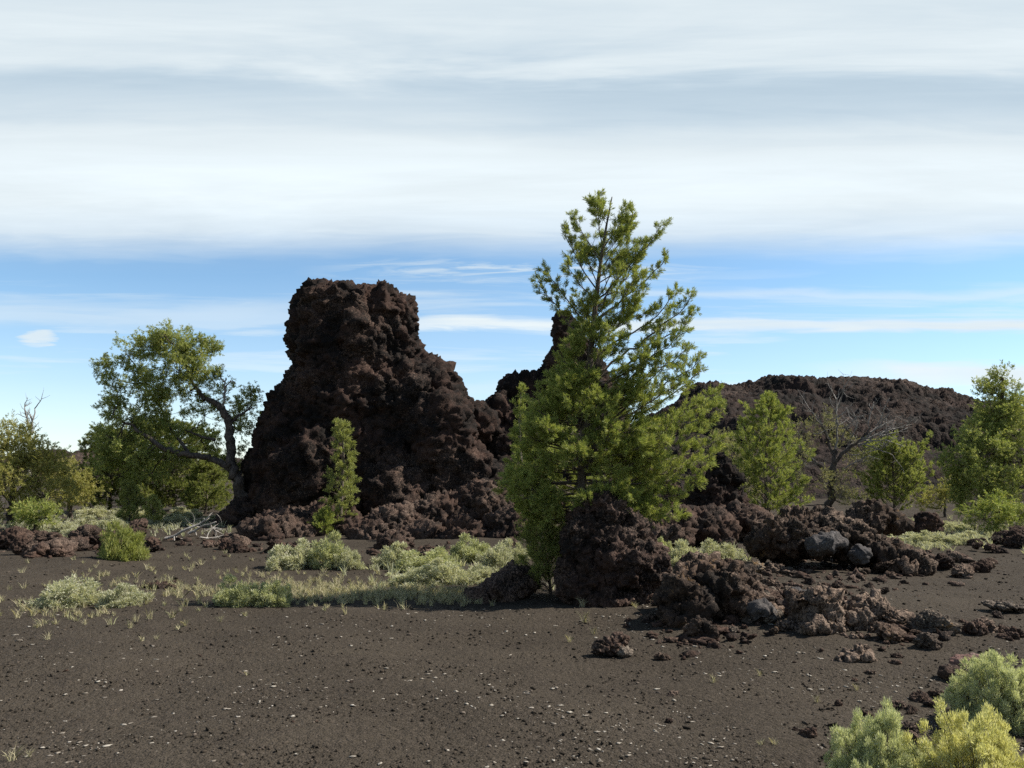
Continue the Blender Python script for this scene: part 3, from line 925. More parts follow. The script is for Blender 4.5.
class Wood:
    def __init__(self):
        self.V, self.Q, self.T, self.n = [], [], [], 0

    def tube(self, pts, r, sides=5, knot=0.0):
        pts = np.asarray(pts, float)
        m = len(pts)
        if m < 2:
            return
        r = np.interp(np.linspace(0, 1, m), np.linspace(0, 1, len(r)), r) if hasattr(r, '__len__') else np.full(m, r)
        tan = units(np.gradient(pts, axis=0))
        ref = np.array([0.31, 0.17, 0.93]) if abs(tan[0][2]) < 0.8 else np.array([0.93, 0.2, 0.1])
        a = units(np.cross(tan, ref))
        b = np.cross(tan, a)
        ang = np.arange(sides) * 2 * math.pi / sides
        ring = (np.cos(ang)[None, :, None] * a[:, None] + np.sin(ang)[None, :, None] * b[:, None])
        rr = r[:, None] * (1 + knot * RNG.normal(size=(m, sides)))
        V = pts[:, None] + ring * rr[:, :, None]
        i = np.arange(m * sides).reshape(m, sides)
        j = np.roll(i, -1, axis=1)
        Q = np.stack([i[:-1].ravel(), j[:-1].ravel(), j[1:].ravel(), i[1:].ravel()], 1)
        self.V.append(V.reshape(-1, 3))
        self.Q.append(Q + self.n)
        tip = len(V.reshape(-1, 3))
        self.V.append(pts[-1:] + tan[-1:] * r[-1])
        self.T.append(np.stack([i[-1], j[-1], np.full(sides, tip)], 1) + self.n)
        self.n += tip + 1

    def mesh(self, name, mat):
        return mesh_np(name, np.concatenate(self.V), [np.concatenate(self.Q), np.concatenate(self.T)], [mat], smooth=True)


def bez(p0, p1, p2, n):
    t = np.linspace(0, 1, n)[:, None]
    return (1 - t) ** 2 * p0 + 2 * t * (1 - t) * p1 + t * t * p2


def wobble(pts, amp):
    pts = np.array(pts, float)
    n = len(pts)
    if n > 2:
        pts[1:-1] += RNG.normal(size=(n - 2, 3)) * amp
    return pts


def smooth_path(ctrl, n):
    """Catmull-Rom through the control points"""
    C = np.asarray(ctrl, float)
    C = np.vstack([2 * C[0] - C[1], C, 2 * C[-1] - C[-2]])
    out = []
    for i in range(1, len(C) - 2):
        for t in np.linspace(0, 1, n, endpoint=False):
            a, b, c, d = C[i - 1], C[i], C[i + 1], C[i + 2]
            out.append(0.5 * (2 * b + (c - a) * t + (2 * a - 5 * b + 4 * c - d) * t ** 2 + (3 * b - a - 3 * c + d) * t ** 3))
    out.append(C[-2])
    return np.array(out)


class Leaves:
    def __init__(self):
        self.p, self.d, self.L = [], [], []

    def add(self, p, d, L):
        self.p.append(p)
        self.d.append(d)
        self.L.append(L)

    def mesh(self, name, mat, n, length, width, spread=0.75, origin=(0, 0, 0)):
        p = np.array(self.p) - np.array(origin)
        d = units(np.array(self.d))
        L = np.array(self.L)
        m = len(p)
        P = np.repeat(p, n, 0)
        D = np.repeat(d, n, 0)
        u_ = RNG.random(m * n)
        base = P + D * (np.repeat(L, n) * u_)[:, None]
        rv = RNG.normal(size=(m * n, 3))
        rv -= D * (rv * D).sum(1)[:, None]
        rv = units(rv)
        sp = spread * (0.55 + 0.7 * RNG.random(m * n)) * (1.15 - 0.5 * u_)
        nd = units(D * np.cos(sp)[:, None] + rv * np.sin(sp)[:, None])
        ln = length * (0.7 + 0.5 * RNG.random(m * n))
        side = units(np.cross(nd, RNG.normal(size=(m * n, 3)))) * (width * (0.7 + 0.6 * RNG.random(m * n)))[:, None] * 0.5
        V = np.empty((m * n, 4, 3))
        V[:, 0] = base
        V[:, 1] = base + nd * (ln * 0.5)[:, None] + side
        V[:, 2] = base + nd * ln[:, None]
        V[:, 3] = base + nd * (ln * 0.5)[:, None] - side
        Q = np.arange(m * n * 4).reshape(-1, 4)
        return mesh_np(name, V.reshape(-1, 3), [Q], [mat])


def rvec():
    return unit(RNG.normal(size=3))


def branch(wood, lv, p0, p1, r0, lift=0.1, start=0.3, twigs=10, tlen=0.28, shootL=0.1, per=4, sides=5, twig_r=0.004, upturn=0.35, flat=0.75):
    """a limb with side twigs whose outer halves carry needle brushes"""
    p0, p1 = np.asarray(p0, float), np.asarray(p1, float)
    L = np.linalg.norm(p1 - p0)
    mid = p0 + (p1 - p0) * 0.55 + np.array([0, 0, -lift * L])
    n = max(5, int(L / 0.12))
    pts = wobble(bez(p0, mid, p1, n), 0.012 * L)
    wood.tube(pts, [r0, r0 * 0.7, r0 * 0.25], sides)
    ax = unit(p1 - p0)
    for k in range(twigs):
        s_ = start + (1 - start) * (k + RNG.random()) / twigs
        f = s_ * (n - 1)
        i = min(int(f), n - 2)
        q = pts[i] + (pts[i + 1] - pts[i]) * (f - i)
        lat = rvec() * np.array([1, 1, flat])
        lat -= ax * lat.dot(ax)
        d = unit(ax * (0.5 + 0.5 * RNG.random()) + unit(lat) * 0.85 + np.array([0, 0, upturn]))
        tl = tlen * (1.15 - 0.65 * s_) * (0.45 + 0.9 * RNG.random())
        e = q + d * tl
        wood.tube(np.array([q, q + d * tl * 0.5 + np.array([0, 0, -0.01]), e]), [twig_r, twig_r * 0.6], 3)
        for j in range(per):
            f = 1 - 0.5 * j / max(per, 1)
            dd_ = unit(d + RNG.normal(size=3) * (0.12 if j == 0 else 0.38) + np.array([0, 0, upturn * 0.5]))
            lv.add(q + (e - q) * f, dd_, shootL * (0.7 + 0.5 * RNG.random()))
    d = unit(pts[-1] - pts[-2] + np.array([0, 0, 0.15]))
    for j in range(4):
        lv.add(pts[-1] - d * .04 * j, unit(d + RNG.normal(size=3) * 0.25), shootL * 1.1)


def plant(name, loc, label, cat, group=None):
    r = empty(name, loc)
    return tag(r, label, cat, group)


def attach(root, name, wood_or_mesh, mat=None):
    """a part whose vertices are in world space: shift to the root"""
    me = wood_or_mesh.mesh(name, mat) if isinstance(wood_or_mesh, Wood) else wood_or_mesh
    o = link(name, me, root)
    l = np.array(root.location, float)
    V = np.empty(len(me.vertices) * 3, np.float32)
    me.vertices.foreach_get('co', V)
    V = V.reshape(-1, 3) - l.astype(np.float32)
    me.vertices.foreach_set('co', V.ravel())
    me.update()
    return o


# ---- the big pine
def big_pine():
    Y0 = 11.1
    bp = at(578, 596, Y0)
    bp[2] = gz1(bp[0], bp[1]) - 0.05
    ctrl = [bp, at(579, 550, Y0), at(581, 500, Y0), at(584, 430, Y0), at(590, 360, Y0), at(596, 300, Y0), at(604, 240, Y0), at(612, 197, Y0)]
    tr = smooth_path(ctrl, 8)
    root = plant('pine_tree', bp, 'tallest pine, open top and dense lower boughs, behind the humped boulder', 'pine tree')
    tw = Wood()
    tw.tube(tr, [0.10, 0.085, 0.06, 0.05, 0.036, 0.02, 0.007], 9, 0.05)
    zs = tr[:, 2]

    def on_trunk(py):
        z = at(590, py, Y0)[2]
        return np.array([np.interp(z, zs, tr[:, k]) for k in range(3)])
    lv = Leaves()
    tips = [(262, 574, 216, .2), (330, 546, 269, -.3), (345, 539, 281, .1), (250, 597, 198, .1), (290, 563, 232, -.2), (300, 567, 266, -.4),
            (250, 628, 207, .1), (270, 633, 215, -.15), (300, 660, 226, -.2), (310, 648, 243, .3), (322, 666, 257, .2), (325, 640, 275, -.3), (300, 622, 255, -.25), (285, 585, 250, .3),
            (360, 677, 293, -.1), (378, 692, 294, .3), (384, 694, 312, 0), (392, 683, 333, -.4), (405, 689, 347, .2), (425, 699, 361, 0), (420, 660, 345, -.3),
            (432, 680, 382, -.5), (450, 717, 394, .1), (460, 722, 408, -.3), (475, 716, 441, .3), (484, 712, 456, -.2), (496, 683, 494, -.4), (505, 680, 514, 0), (468, 700, 430, -.6), (480, 700, 475, -.3),
            (440, 700, 372, .2), (430, 668, 362, -.4), (455, 705, 405, .5), (415, 556, 385, .3), (430, 540, 398, -.2), (445, 533, 422, -.5), (462, 531, 442, -.3), (470, 516, 462, .2), (480, 509, 476, -.2), (488, 506, 486, .3), (496, 513, 497, -.5), (508, 524, 508, -.3), (520, 545, 516, -.6)]
    for sy, px, py, dy in tips:
        p0 = on_trunk(sy)
        p1 = at(px, py, Y0 + dy * .9)
        L = np.linalg.norm(p1 - p0)
        bw = Wood()
        up = py < 350
        branch(bw, lv, p0, p1, 0.004 + 0.008 * L, 0.10, 0.34 if up else 0.3, int(L * 15) + 4, 0.165 if up else 0.23, 0.068 if up else 0.08, 5 if up else 6)
        attach(root, 'branch', bw, M_BARK)
    # boughs that fill the lower crown towards and away from the viewer
    fw = tw
    prof_y = [300, 345, 380, 410, 440, 470, 500, 530]
    prof_r = [0.2, 0.32, 0.66, 1.0, 1.25, 1.42, 1.4, 1.1]
    for k in range(112):
        py = 310 + 215 * (RNG.random() ** 0.6)
        rr = 0.98 * np.interp(py, prof_y, prof_r) * (0.65 + 0.4 * RNG.random())
        a = RNG.random() * 2 * math.pi if k < 60 else -math.pi / 2 + RNG.normal() * .75 + .15
        if abs(math.cos(a)) > 0.85:
            rr *= 0.8
        if math.cos(a) < -.4:
            rr *= .86
        p0 = on_trunk(py)
        p1 = p0 + np.array([math.cos(a) * rr, math.sin(a) * rr * (.62 if math.sin(a) < 0 else .8), 0.06 + 0.16 * rr * RNG.random() + (0.2 if py < 380 else 0.0)])
        branch(fw, lv, p0, p1, 0.005 + 0.008 * rr, 0.10, 0.35, int(rr * 12) + 3, 0.225, 0.08, 6, 4, .003, .3, .5)
    for k in range(46):       # lesser limbs of the open top
        py = 212 + 205 * RNG.random() ** .8
        reach = .72 * np.interp(py, [200, 240, 300, 360, 420], [.25, .55, .85, 1.1, 1.35]) * (.45 + .6 * RNG.random())
        a = RNG.random() * 2 * math.pi
        if math.cos(a) < -.2 and py > 290:
            reach *= .5
        p0 = on_trunk(py)
        p1 = p0 + np.array([math.cos(a) * reach + .06, math.sin(a) * reach * .8, reach * (.5 + .6 * RNG.random())])
        branch(fw, lv, p0, p1, .004 + .006 * reach, .08, .40, int(reach * 15) + 3, .155, .066, 5, 4, .003)
    for k in range(26):       # leader shoots near the top
        py = 196 + 100 * RNG.random()
        p0 = on_trunk(py)
        d = unit(np.array([RNG.normal() * .5, RNG.normal() * .5, .9]))
        lv.add(p0, d, 0.07)
    attach(root, 'trunk', tw, M_BARK)
    attach(root, 'crown', lv.mesh('crown', M_NEEDLE, 22, 0.052, 0.0064, 0.8))


big_pine()


# ---- simple young conifers
def conifer(label, Y0, base, top, width, seed, mat=M_NEEDLE, n=60, lean=None, name='pine_tree', profile=None, nl=0.065, nw=0.011, shoots=14, tlen=0.25, per=3, cat='pine tree', group=None, steep=0.5, dens=13, ground_snap=True):
    global RNG
    RNG = np.random.default_rng(seed)
    b = at(base[0], base[1], Y0)
    if ground_snap:
        b[2] = gz1(b[0], b[1]) - 0.03
    t = at(top[0], top[1], Y0)
    H = np.linalg.norm(t - b)
    hw = width / 2 / pxm(Y0)
    tr = smooth_path([b, b + (t - b) * .35 + RNG.normal(size=3) * .015 * H, b + (t - b) * .7 + RNG.normal(size=3) * .015 * H, t], 6)
    root = plant(name, b, label, cat, group)
    tw = Wood()
    tw.tube(tr, [0.022 * H, 0.014 * H, 0.003 * H], 7, .05)
    fw, lv = tw, Leaves()
    pr = profile or [(0, .75), (.15, 1), (.4, .85), (.7, .5), (.9, .2), (1, .06)]
    for k in range(n):
        s_ = 0.03 + 0.93 * (k + RNG.random()) / n
        r_ = np.interp(s_, [q[0] for q in pr], [q[1] for q in pr]) * hw * (0.55 + 0.6 * RNG.random())
        i = s_ * (len(tr) - 1)
        j = min(int(i), len(tr) - 2)
        p0 = tr[j] + (tr[j + 1] - tr[j]) * (i - j)
        a = k * 2.4 + RNG.normal() * .4
        p1 = p0 + np.array([math.cos(a) * r_, math.sin(a) * r_, steep * r_ * (0.5 + RNG.random()) + 0.03 * H])
        branch(fw, lv, p0, p1, 0.005 + 0.008 * r_, 0.08, 0.2, int(r_ * dens * .7) + 3, tlen * min(1.0, 0.4 + r_), 0.09, per + 2, 3, .004, 0.45)
    for k in range(6):
        lv.add(tr[-1] - np.array([0, 0, .04 * k]), unit(np.array([RNG.normal() * .3, RNG.normal() * .3, 1])), .1)
    attach(root, 'trunk', tw, M_BARK)
    attach(root, 'crown', lv.mesh('crown', mat, shoots, nl, nw, 0.8))
    return root


conifer('slim bright green sapling standing against the dark spire', 20.7, (340, 527), (341, 423), 31, 21, M_NEEDLE_BRIGHT, 52,
        profile=[(0, .5), (.12, .75), (.3, 1.15), (.45, .9), (.7, .6), (.88, .45), (1, .25)], steep=.25, tlen=.2)
conifer('young pine with drooping tip boughs between the dark pointed boulder and the half dead tree', 21.5, (768, 527), (769, 399), 88, 22, M_NEEDLE, 90,
        profile=[(0, .85), (.15, 1), (.35, .95), (.6, .7), (.85, .3), (1, .08)], steep=.7, per=4)
conifer('small sapling coloured dark for the shade at the flank of the humped boulder', 11.05, (551, 605), (541, 516), 60, 23, M_DARKLEAF, 50,  # darker needle colour stands in for the boulder's shade
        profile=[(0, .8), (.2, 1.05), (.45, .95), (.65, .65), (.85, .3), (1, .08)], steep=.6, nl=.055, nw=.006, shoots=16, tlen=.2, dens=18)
conifer('little pointed sapling behind the round yellow green bush', 24, (129, 524), (128, 484), 26, 24, M_NEEDLE_BRIGHT, 36, steep=.6, tlen=.2)
conifer('very small sapling between the round bush and the dead branches', 23, (153, 531), (154, 499), 18, 25, M_NEEDLE_BRIGHT, 26, steep=.8, tlen=.16)
conifer('low pine seedling right beside the foot of the slim sapling', 20.3, (322, 530), (325, 512), 20, 26, M_NEEDLE, 20, steep=.5, tlen=.18)
conifer('bushy olive green pine below the hill, next to the half dead tree', 27, (893, 519), (895, 449), 76, 27, M_JUNIPER, 90,
        profile=[(0, .8), (.2, 1), (.5, .9), (.8, .55), (1, .2)], steep=.8, per=4, nw=.014)
conifer('dense dark conifer behind the leaning tree, wider of two', 31, (175, 512), (172, 425), 110, 28, M_DARKLEAF, 120,
        profile=[(0, .9), (.2, 1), (.6, .9), (.85, .6), (1, .2)], steep=.12, per=4, nw=.016, nl=.08, tlen=.34)
conifer('dense dark conifer behind the leaning tree, beside the olive shrubs', 30, (110, 514), (112, 430), 70, 29, M_DARKLEAF, 100,
        profile=[(0, .9), (.2, 1), (.6, .9), (.85, .6), (1, .2)], steep=.12, per=4, nw=.016, nl=.08, tlen=.34)
conifer('young pine between the small saplings and the leaning trunk', 28, (205, 517), (206, 462), 50, 30, M_DARKLEAF, 60, steep=.12, per=4, nw=.014)
conifer('dark sapling left of the big pine in front of the thin spire', 19.5, (523, 490), (521, 387), 18, 31, M_NEEDLE, 30,
        profile=[(0, .9), (.3, .9), (.6, .7), (.85, .5), (1, .2)], steep=1.1, tlen=.22)


# ---- trees and shrubs built from clumps on limbs
def clump_tree(name, label, cat, Y0, base, paths, clumps, leaf, bark, seed, nl=0.07, nw=0.013, shoots=14, node_r=0.17, per_node=11, spread=.9, extra_dead=None, group=None, ground_snap=True, limb_r=.022):
    """paths: (list of (px,py,dy), radii); clumps: (px, py, dy, rx px, rz px, nodes)"""
    global RNG
    RNG = np.random.default_rng(seed)
    b = at(base[0], base[1], Y0)
    if ground_snap:
        b[2] = gz1(b[0], b[1]) - 0.03
    root = plant(name, b, label, cat, group)
    allp = []
    for i, (pts, rr) in enumerate(paths):
        C = [at(px, py, Y0 + dy) for px, py, dy in pts]
        if i == 0:
            C[0] = b
        p = smooth_path(C, 6)
        p = wobble(p, rr[0] * .18)
        wd = Wood()
        wd.tube(p, rr, 8, .10)
        attach(root, 'trunk' if i == 0 else 'limb', wd, bark)
        allp.append(p)
    A = np.concatenate(allp)
    lv = Leaves()
    for px, py, dy, rx, rz, nn in clumps:
        fw = Wood()
        c = at(px, py, Y0 + dy)
        rx, rz = rx / pxm(Y0), rz / pxm(Y0)
        ds = np.linalg.norm(A - c, axis=1) + 0.6 * np.maximum(A[:, 2] - c[2], 0)
        q = A[ds.argmin()]
        cc = c - np.array([0, 0, rz * .3])
        fw.tube(wobble(bez(q, (q + cc) / 2 + np.array([0, 0, -.1]), cc, 6), .03), [limb_r, limb_r * .5], 4)
        for k in range(int(nn * 1.6)):
            v = rvec() * (0.35 + 0.65 * RNG.random() ** .5)
            nd = c + v * np.array([rx, rx * .9, rz])
            fw.tube(wobble(bez(cc, (cc + nd) / 2 + np.array([0, 0, -.04]), nd, 4), .02), [limb_r * .4, .004], 3)
            out = unit(v * np.array([1, 1, .8]) + np.array([0, 0, .45]))
            for j in range(int(per_node * 1.7)):
                d = unit(out * .8 + RNG.normal(size=3) * .55)
                lv.add(nd + RNG.normal(size=3) * node_r * .55, d, .09 + .05 * RNG.random())
        attach(root, 'branch', fw, bark)
    attach(root, 'crown', lv.mesh('crown', leaf, shoots, nl, nw * 1.2, spread))
    for pts, rr, mat_ in (extra_dead or []):
        wd = Wood()
        wd.tube(wobble(smooth_path([at(px, py, Y0 + dy) for px, py, dy in pts], 5), .015), rr, 6, .1)
        attach(root, 'dead_branch', wd, mat_)
    return root


clump_tree('juniper_tree', 'old leaning tree with twisted bare trunk and lopsided crown beside the broad spire', 'tree', 24.3, (246, 503),
           [([(246, 503, 0), (241, 488, 0), (234, 472, 0), (230, 462, 0)], [.24, .17, .14, .13]),
            ([(230, 464, 0), (231, 445, .1), (229, 428, .1), (226, 414, .1), (216, 404, .1), (207, 399, .1)], [.13, .12, .11, .095, .07]),
            ([(232, 470, 0), (214, 459, -.1), (198, 456, -.2), (180, 453, -.3), (165, 449, -.4), (143, 433, -.5), (126, 423, -.5), (113, 416, -.6)], [.105, .09, .08, .065, .045, .02]),
            ([(205, 400, .1), (196, 388, .1), (188, 372, .1), (184, 352, 0)], [.07, .05, .04, .02]),
            ([(228, 425, .1), (240, 415, .2), (252, 408, .3)], [.06, .04, .02]),
            ([(190, 455, -.2), (172, 430, .3), (160, 405, .4), (150, 385, .4)], [.05, .04, .03, .015]),
            ([(215, 440, .1), (200, 436, .2), (185, 430, .3)], [.05, .035, .02])],
           [(183, 340, 0, 24, 16, 14), (196, 352, .2, 20, 14, 10), (165, 333, -.2, 12, 8, 6), (205, 366, 0, 15, 14, 8), (180, 368, -.3, 22, 16, 12), (212, 350, .1, 8, 8, 3),
            (190, 388, .2, 26, 14, 13), (128, 352, .2, 15, 14, 8), (140, 366, .2, 18, 15, 9), (105, 372, .1, 9, 14, 5), (118, 388, -.2, 16, 16, 9), (145, 392, .3, 20, 15, 9),
            (135, 412, -.3, 24, 14, 12), (110, 410, .2, 12, 18, 7), (118, 438, -.4, 24, 16, 14), (150, 432, .1, 24, 14, 12), (178, 428, .5, 22, 14, 10), (165, 410, .5, 18, 12, 7),
            (205, 412, .6, 16, 14, 7), (247, 402, .3, 10, 14, 6), (240, 425, .5, 12, 20, 9), (252, 388, .3, 5, 8, 2), (225, 392, .5, 10, 10, 3), (130, 455, -.2, 26, 12, 14), (105, 452, 0, 14, 18, 9), (118, 472, .3, 20, 12, 8), (150, 472, .4, 18, 12, 7), (165, 455, .2, 24, 10, 10), (150, 345, .1, 14, 10, 7), (165, 352, .3, 16, 12, 8), (160, 385, -.2, 18, 14, 9), (205, 445, .7, 15, 15, 6), (235, 455, .8, 12, 16, 6)],
           M_JUNIPER, M_OLDBARK, 101, node_r=.15, per_node=13, nl=.075, nw=.014,
           extra_dead=[([(223, 410, .1), (225, 396, 0), (224, 386, 0), (226, 378, 0)], [.045, .035, .02], M_DEADGREY), ([(224, 388, 0), (230, 382, -.1), (236, 384, -.1)], [.02, .012], M_RUSTWOOD), ([(224, 382, 0), (221, 377, 0), (222, 373, 0)], [.02, .012], M_RUSTWOOD)])

OL = dict(leaf=M_OLIVE, bark=M_OLDBARK, nl=.08, nw=.015, node_r=.2, per_node=12)
clump_tree('shrub_tree', 'wide olive green shrub tree at the picture edge, in front of the snag', 'shrub', 24, (10, 522),
           [([(10, 522, 0), (12, 495, 0), (15, 470, 0)], [.12, .09, .05]), ([(12, 500, 0), (-15, 480, .2), (-30, 460, .2)], [.07, .03]), ([(12, 500, 0), (30, 480, -.2), (48, 462, -.3)], [.07, .03])],
           [(5, 440, 0, 24, 18, 16), (28, 452, -.3, 24, 18, 15), (-20, 445, .2, 26, 22, 16), (48, 466, -.2, 22, 18, 13), (15, 478, -.7, 30, 18, 16), (45, 492, -.5, 26, 15, 12), (-15, 485, -.5, 26, 22, 14), (5, 505, -.9, 24, 12, 9), (-45, 465, 0, 25, 30, 14)], seed=102, **OL)
clump_tree('shrub_tree', 'rounded olive shrub between the wide shrub tree and the dark conifer', 'shrub', 27, (70, 516),
           [([(70, 516, 0), (70, 495, 0), (68, 478, 0)], [.08, .06, .03])],
           [(62, 472, 0, 18, 12, 9), (78, 480, .1, 16, 12, 8), (66, 492, -.4, 20, 12, 9), (86, 494, -.1, 12, 12, 6)], seed=103, **OL)
clump_tree('shrub', 'bright green low shrub at the foot of the wide shrub tree', 'shrub', 21.5, (35, 530),
           [([(35, 530, 0), (36, 518, 0), (37, 508, 0)], [.05, .03, .02])],
           [(28, 514, 0, 12, 9, 6), (44, 516, -.1, 10, 8, 5)], seed=104, leaf=M_NEEDLE, bark=M_OLDBARK, nl=.08, nw=.014)
clump_tree('juniper_tree', 'broad dark green tree at the picture edge, above the rubble', 'tree', 22, (1000, 529),
           [([(1000, 529, 0), (1001, 490, 0), (1002, 450, 0), (1001, 410, 0), (1003, 378, 0)], [.15, .12, .09, .06, .02]), ([(1001, 480, 0), (980, 465, -.3), (965, 455, -.4)], [.06, .03]), ([(1001, 480, 0), (1030, 462, .2), (1050, 450, .2)], [.06, .03])],
           [(1002, 376, 0, 8, 10, 5), (992, 392, .1, 10, 10, 5), (1012, 396, -.1, 11, 14, 6), (981, 389, 0, 4, 9, 2), (1003, 412, 0, 18, 12, 9), (1024, 405, .3, 12, 16, 6), (985, 426, .1, 18, 12, 9), (1012, 432, -.3, 20, 12, 10), (968, 440, -.2, 14, 9, 7), (962, 460, -.3, 18, 14, 11), (958, 478, -.1, 14, 12, 7), (985, 455, .2, 20, 14, 10), (1008, 420, .1, 18, 14, 9), (992, 408, .1, 12, 10, 5),
            (990, 450, -.6, 24, 14, 14), (1022, 455, -.4, 24, 18, 14), (985, 478, -.6, 26, 14, 14), (1015, 485, -.7, 26, 14, 14), (960, 488, -.2, 12, 12, 6), (1045, 440, .2, 24, 30, 16), (1050, 490, .2, 28, 24, 14), (978, 502, -.4, 20, 12, 9)],
           M_JUNIPER, M_OLDBARK, 105, nl=.075, nw=.014)
clump_tree('shrub', 'yellow green low pine bush at the foot of the broad tree', 'shrub', 20, (995, 532),
           [([(995, 532, 0), (996, 520, 0), (998, 508, 0)], [.05, .03, .02])],
           [(982, 514, 0, 15, 11, 8), (1000, 510, -.1, 16, 12, 9), (1018, 516, 0, 12, 10, 7)], seed=106, leaf=M_NEEDLE, bark=M_OLDBARK, nl=.075, nw=.013)
clump_tree('shrub', 'grey green wiry shrub hidden behind the dark pointed boulder', 'shrub', 26, (722, 512),
           [([(722, 512, 0), (722, 480, 0), (724, 450, 0)], [.06, .04, .02])],
           [(722, 442, 0, 12, 10, 5), (714, 455, .2, 12, 12, 5), (732, 460, 0, 12, 14, 6), (724, 480, .1, 14, 14, 6)], seed=107, leaf=M_SPARSE, bark=M_DEADGREY, nl=.08, nw=.013)
half_dead = clump_tree('juniper_tree', 'half dead grey tree with spreading bare branches in front of the hill', 'tree', 26, (829, 515),
           [([(829, 515, 0), (831, 490, 0), (833, 465, 0), (835, 450, 0)], [.13, .10, .09, .06]), ([(834, 464, 0), (846, 450, 0), (860, 440, 0), (870, 428, 0), (873, 418, 0)], [.06, .05, .03, .012]),
            ([(833, 455, 0), (828, 440, .1), (822, 424, .1), (818, 406, .1)], [.05, .03, .01]), ([(832, 478, 0), (815, 462, -.1), (800, 455, -.2), (790, 440, -.2)], [.05, .04, .02])],
           [(806, 436, 0, 16, 14, 8), (795, 452, -.3, 16, 12, 7), (828, 424, .2, 14, 14, 6), (845, 440, .3, 14, 14, 5), (812, 478, -.4, 20, 14, 8), (838, 485, -.4, 16, 14, 7), (855, 465, .1, 14, 12, 5), (800, 500, -.3, 14, 12, 5), (852, 500, -.3, 12, 12, 5)],
           M_SPARSE, M_OLDBARK, 108, nl=.08, nw=.012, shoots=9, per_node=9,
           extra_dead=[([(850, 446, 0), (875, 436, 0), (895, 428, .1), (912, 427, .1)], [.035, .022, .006], M_DEADGREY), ([(862, 440, 0), (885, 440, .1), (905, 437, .2)], [.025, .006], M_DEADGREY), ([(858, 442, 0), (878, 428, -.1), (893, 420, 0)], [.025, .006], M_DEADGREY),
                       ([(872, 436, 0), (890, 434, .3), (908, 431, .4)], [.018, .005], M_DEADGREY), ([(870, 428, 0), (866, 420, 0), (862, 416, 0)], [.018, .005], M_DEADGREY),
                       ([(834, 452, 0), (838, 430, 0), (836, 408, 0), (840, 388, 0)], [.03, .02, .005], M_DEADGREY), ([(836, 420, 0), (846, 410, 0), (855, 402, 0)], [.018, .005], M_DEADGREY), ([(836, 412, 0), (830, 400, 0), (832, 390, 0)], [.016, .005], M_DEADGREY), ([(838, 425, 0), (850, 418, .2), (858, 408, .2)], [.016, .005], M_DEADGREY),
                       ([(820, 418, .1), (812, 410, .1), (815, 400, .1)], [.014, .004], M_DEADGREY), ([(870, 432, 0), (885, 424, .3), (900, 424, .3)], [.016, .004], M_DEADGREY)])
clump_tree('shrub', 'low olive shrub between the bushy pine and the broad tree', 'shrub', 28, (945, 515),
           [([(945, 515, 0), (945, 503, 0), (945, 492, 0)], [.05, .03, .02])],
           [(940, 496, 0, 12, 12, 6), (952, 486, .1, 12, 10, 5), (930, 505, .1, 10, 8, 4)], seed=109, leaf=M_OLIVE, bark=M_OLDBARK, nl=.08, nw=.015)
clump_tree('shrub', 'olive shrub behind the slim young pine, under the hill', 'shrub', 30, (745, 505),
           [([(745, 505, 0), (745, 480, 0), (745, 462, 0)], [.06, .04, .02])],
           [(742, 468, 0, 14, 14, 7), (750, 486, 0, 14, 12, 6), (870, 490, 1.0, 14, 12, 5)][:2], seed=110, leaf=M_SPARSE, bark=M_OLDBARK, nl=.08, nw=.015)


# ---- bare dead wood
def dead_grow(wd, p, d, L, r, depth, bend=.35, up=.12):
    n = 5
    pts = [p]
    q = p
    for i in range(n):
        d = unit(d + RNG.normal(size=3) * bend * .4 + np.array([0, 0, up * .3]))
        q = q + d * L / n
        pts.append(q)
    wd.tube(np.array(pts), [r, r * .45 if depth else r * .2], 5, .08)
    if depth:
        for k in range(3 + (depth > 1)):
            i = 1 + int(RNG.random() * (n - 0.01))
            dd_ = unit(d * .5 + rvec() * .8 + np.array([0, 0, up]))
            dead_grow(wd, pts[min(i, n)], dd_, L * (.45 + .25 * RNG.random()), r * .5, depth - 1, bend, up)


RNG = np.random.default_rng(49)
for px, py, dx, dz, L in [(850, 447, .8, .5, .9), (862, 440, .9, .3, 1.0), (872, 432, .7, .6, .8), (880, 436, 1, .2, .9), (836, 425, .2, 1, 1.0), (838, 408, .4, 1, .7), (822, 424, -.5, .9, .8), (858, 446, .9, .1, 1.0), (845, 452, .5, .8, 1.0), (890, 430, 1, .3, .8), (815, 460, -.7, .7, .8), (868, 424, .3, .9, .6), (840, 440, .5, .9, .9), (830, 440, -.4, .9, .9), (848, 448, .1, 1, .9), (865, 445, .8, -.1, .9), (885, 440, .9, -.2, .8), (852, 455, .7, .1, .9), (842, 470, .8, .3, .9), (826, 470, -.8, .4, .9), (856, 430, .1, .9, .7), (876, 426, .6, .7, .7)]:
    wd = Wood()
    dead_grow(wd, at(px, py, 26), unit([dx, RNG.normal() * .3, dz]), L, .022, 2, .35, .15)
    attach(half_dead, 'dead_branch', wd, M_DEADGREY)

RNG = np.random.default_rng(51)
wd = Wood()
b = at(29, 470, 27)
dead_grow(wd, b, unit([-.05, 0, 1]), 1.0, .06, 2, .4, .3)
dead_grow(wd, at(29, 430, 27), unit([.35, 0, .8]), .75, .035, 2, .4, .25)
dead_grow(wd, at(30, 440, 27), unit([.1, 0, .9]), .8, .03, 2, .5, .25)
dead_grow(wd, at(28, 425, 27), unit([-.35, 0, .8]), .6, .03, 2, .4, .25)
wd.tube(np.array([ground(29, 517) * 0 + np.array([b[0], b[1], gz1(b[0], b[1])]), b]), [.09, .06], 6, .05)
o = link('dead_tree', wd.mesh('dead_tree', M_DEADGREY))
tag(o, 'bare grey snag sticking up out of the olive shrubs', 'dead tree')

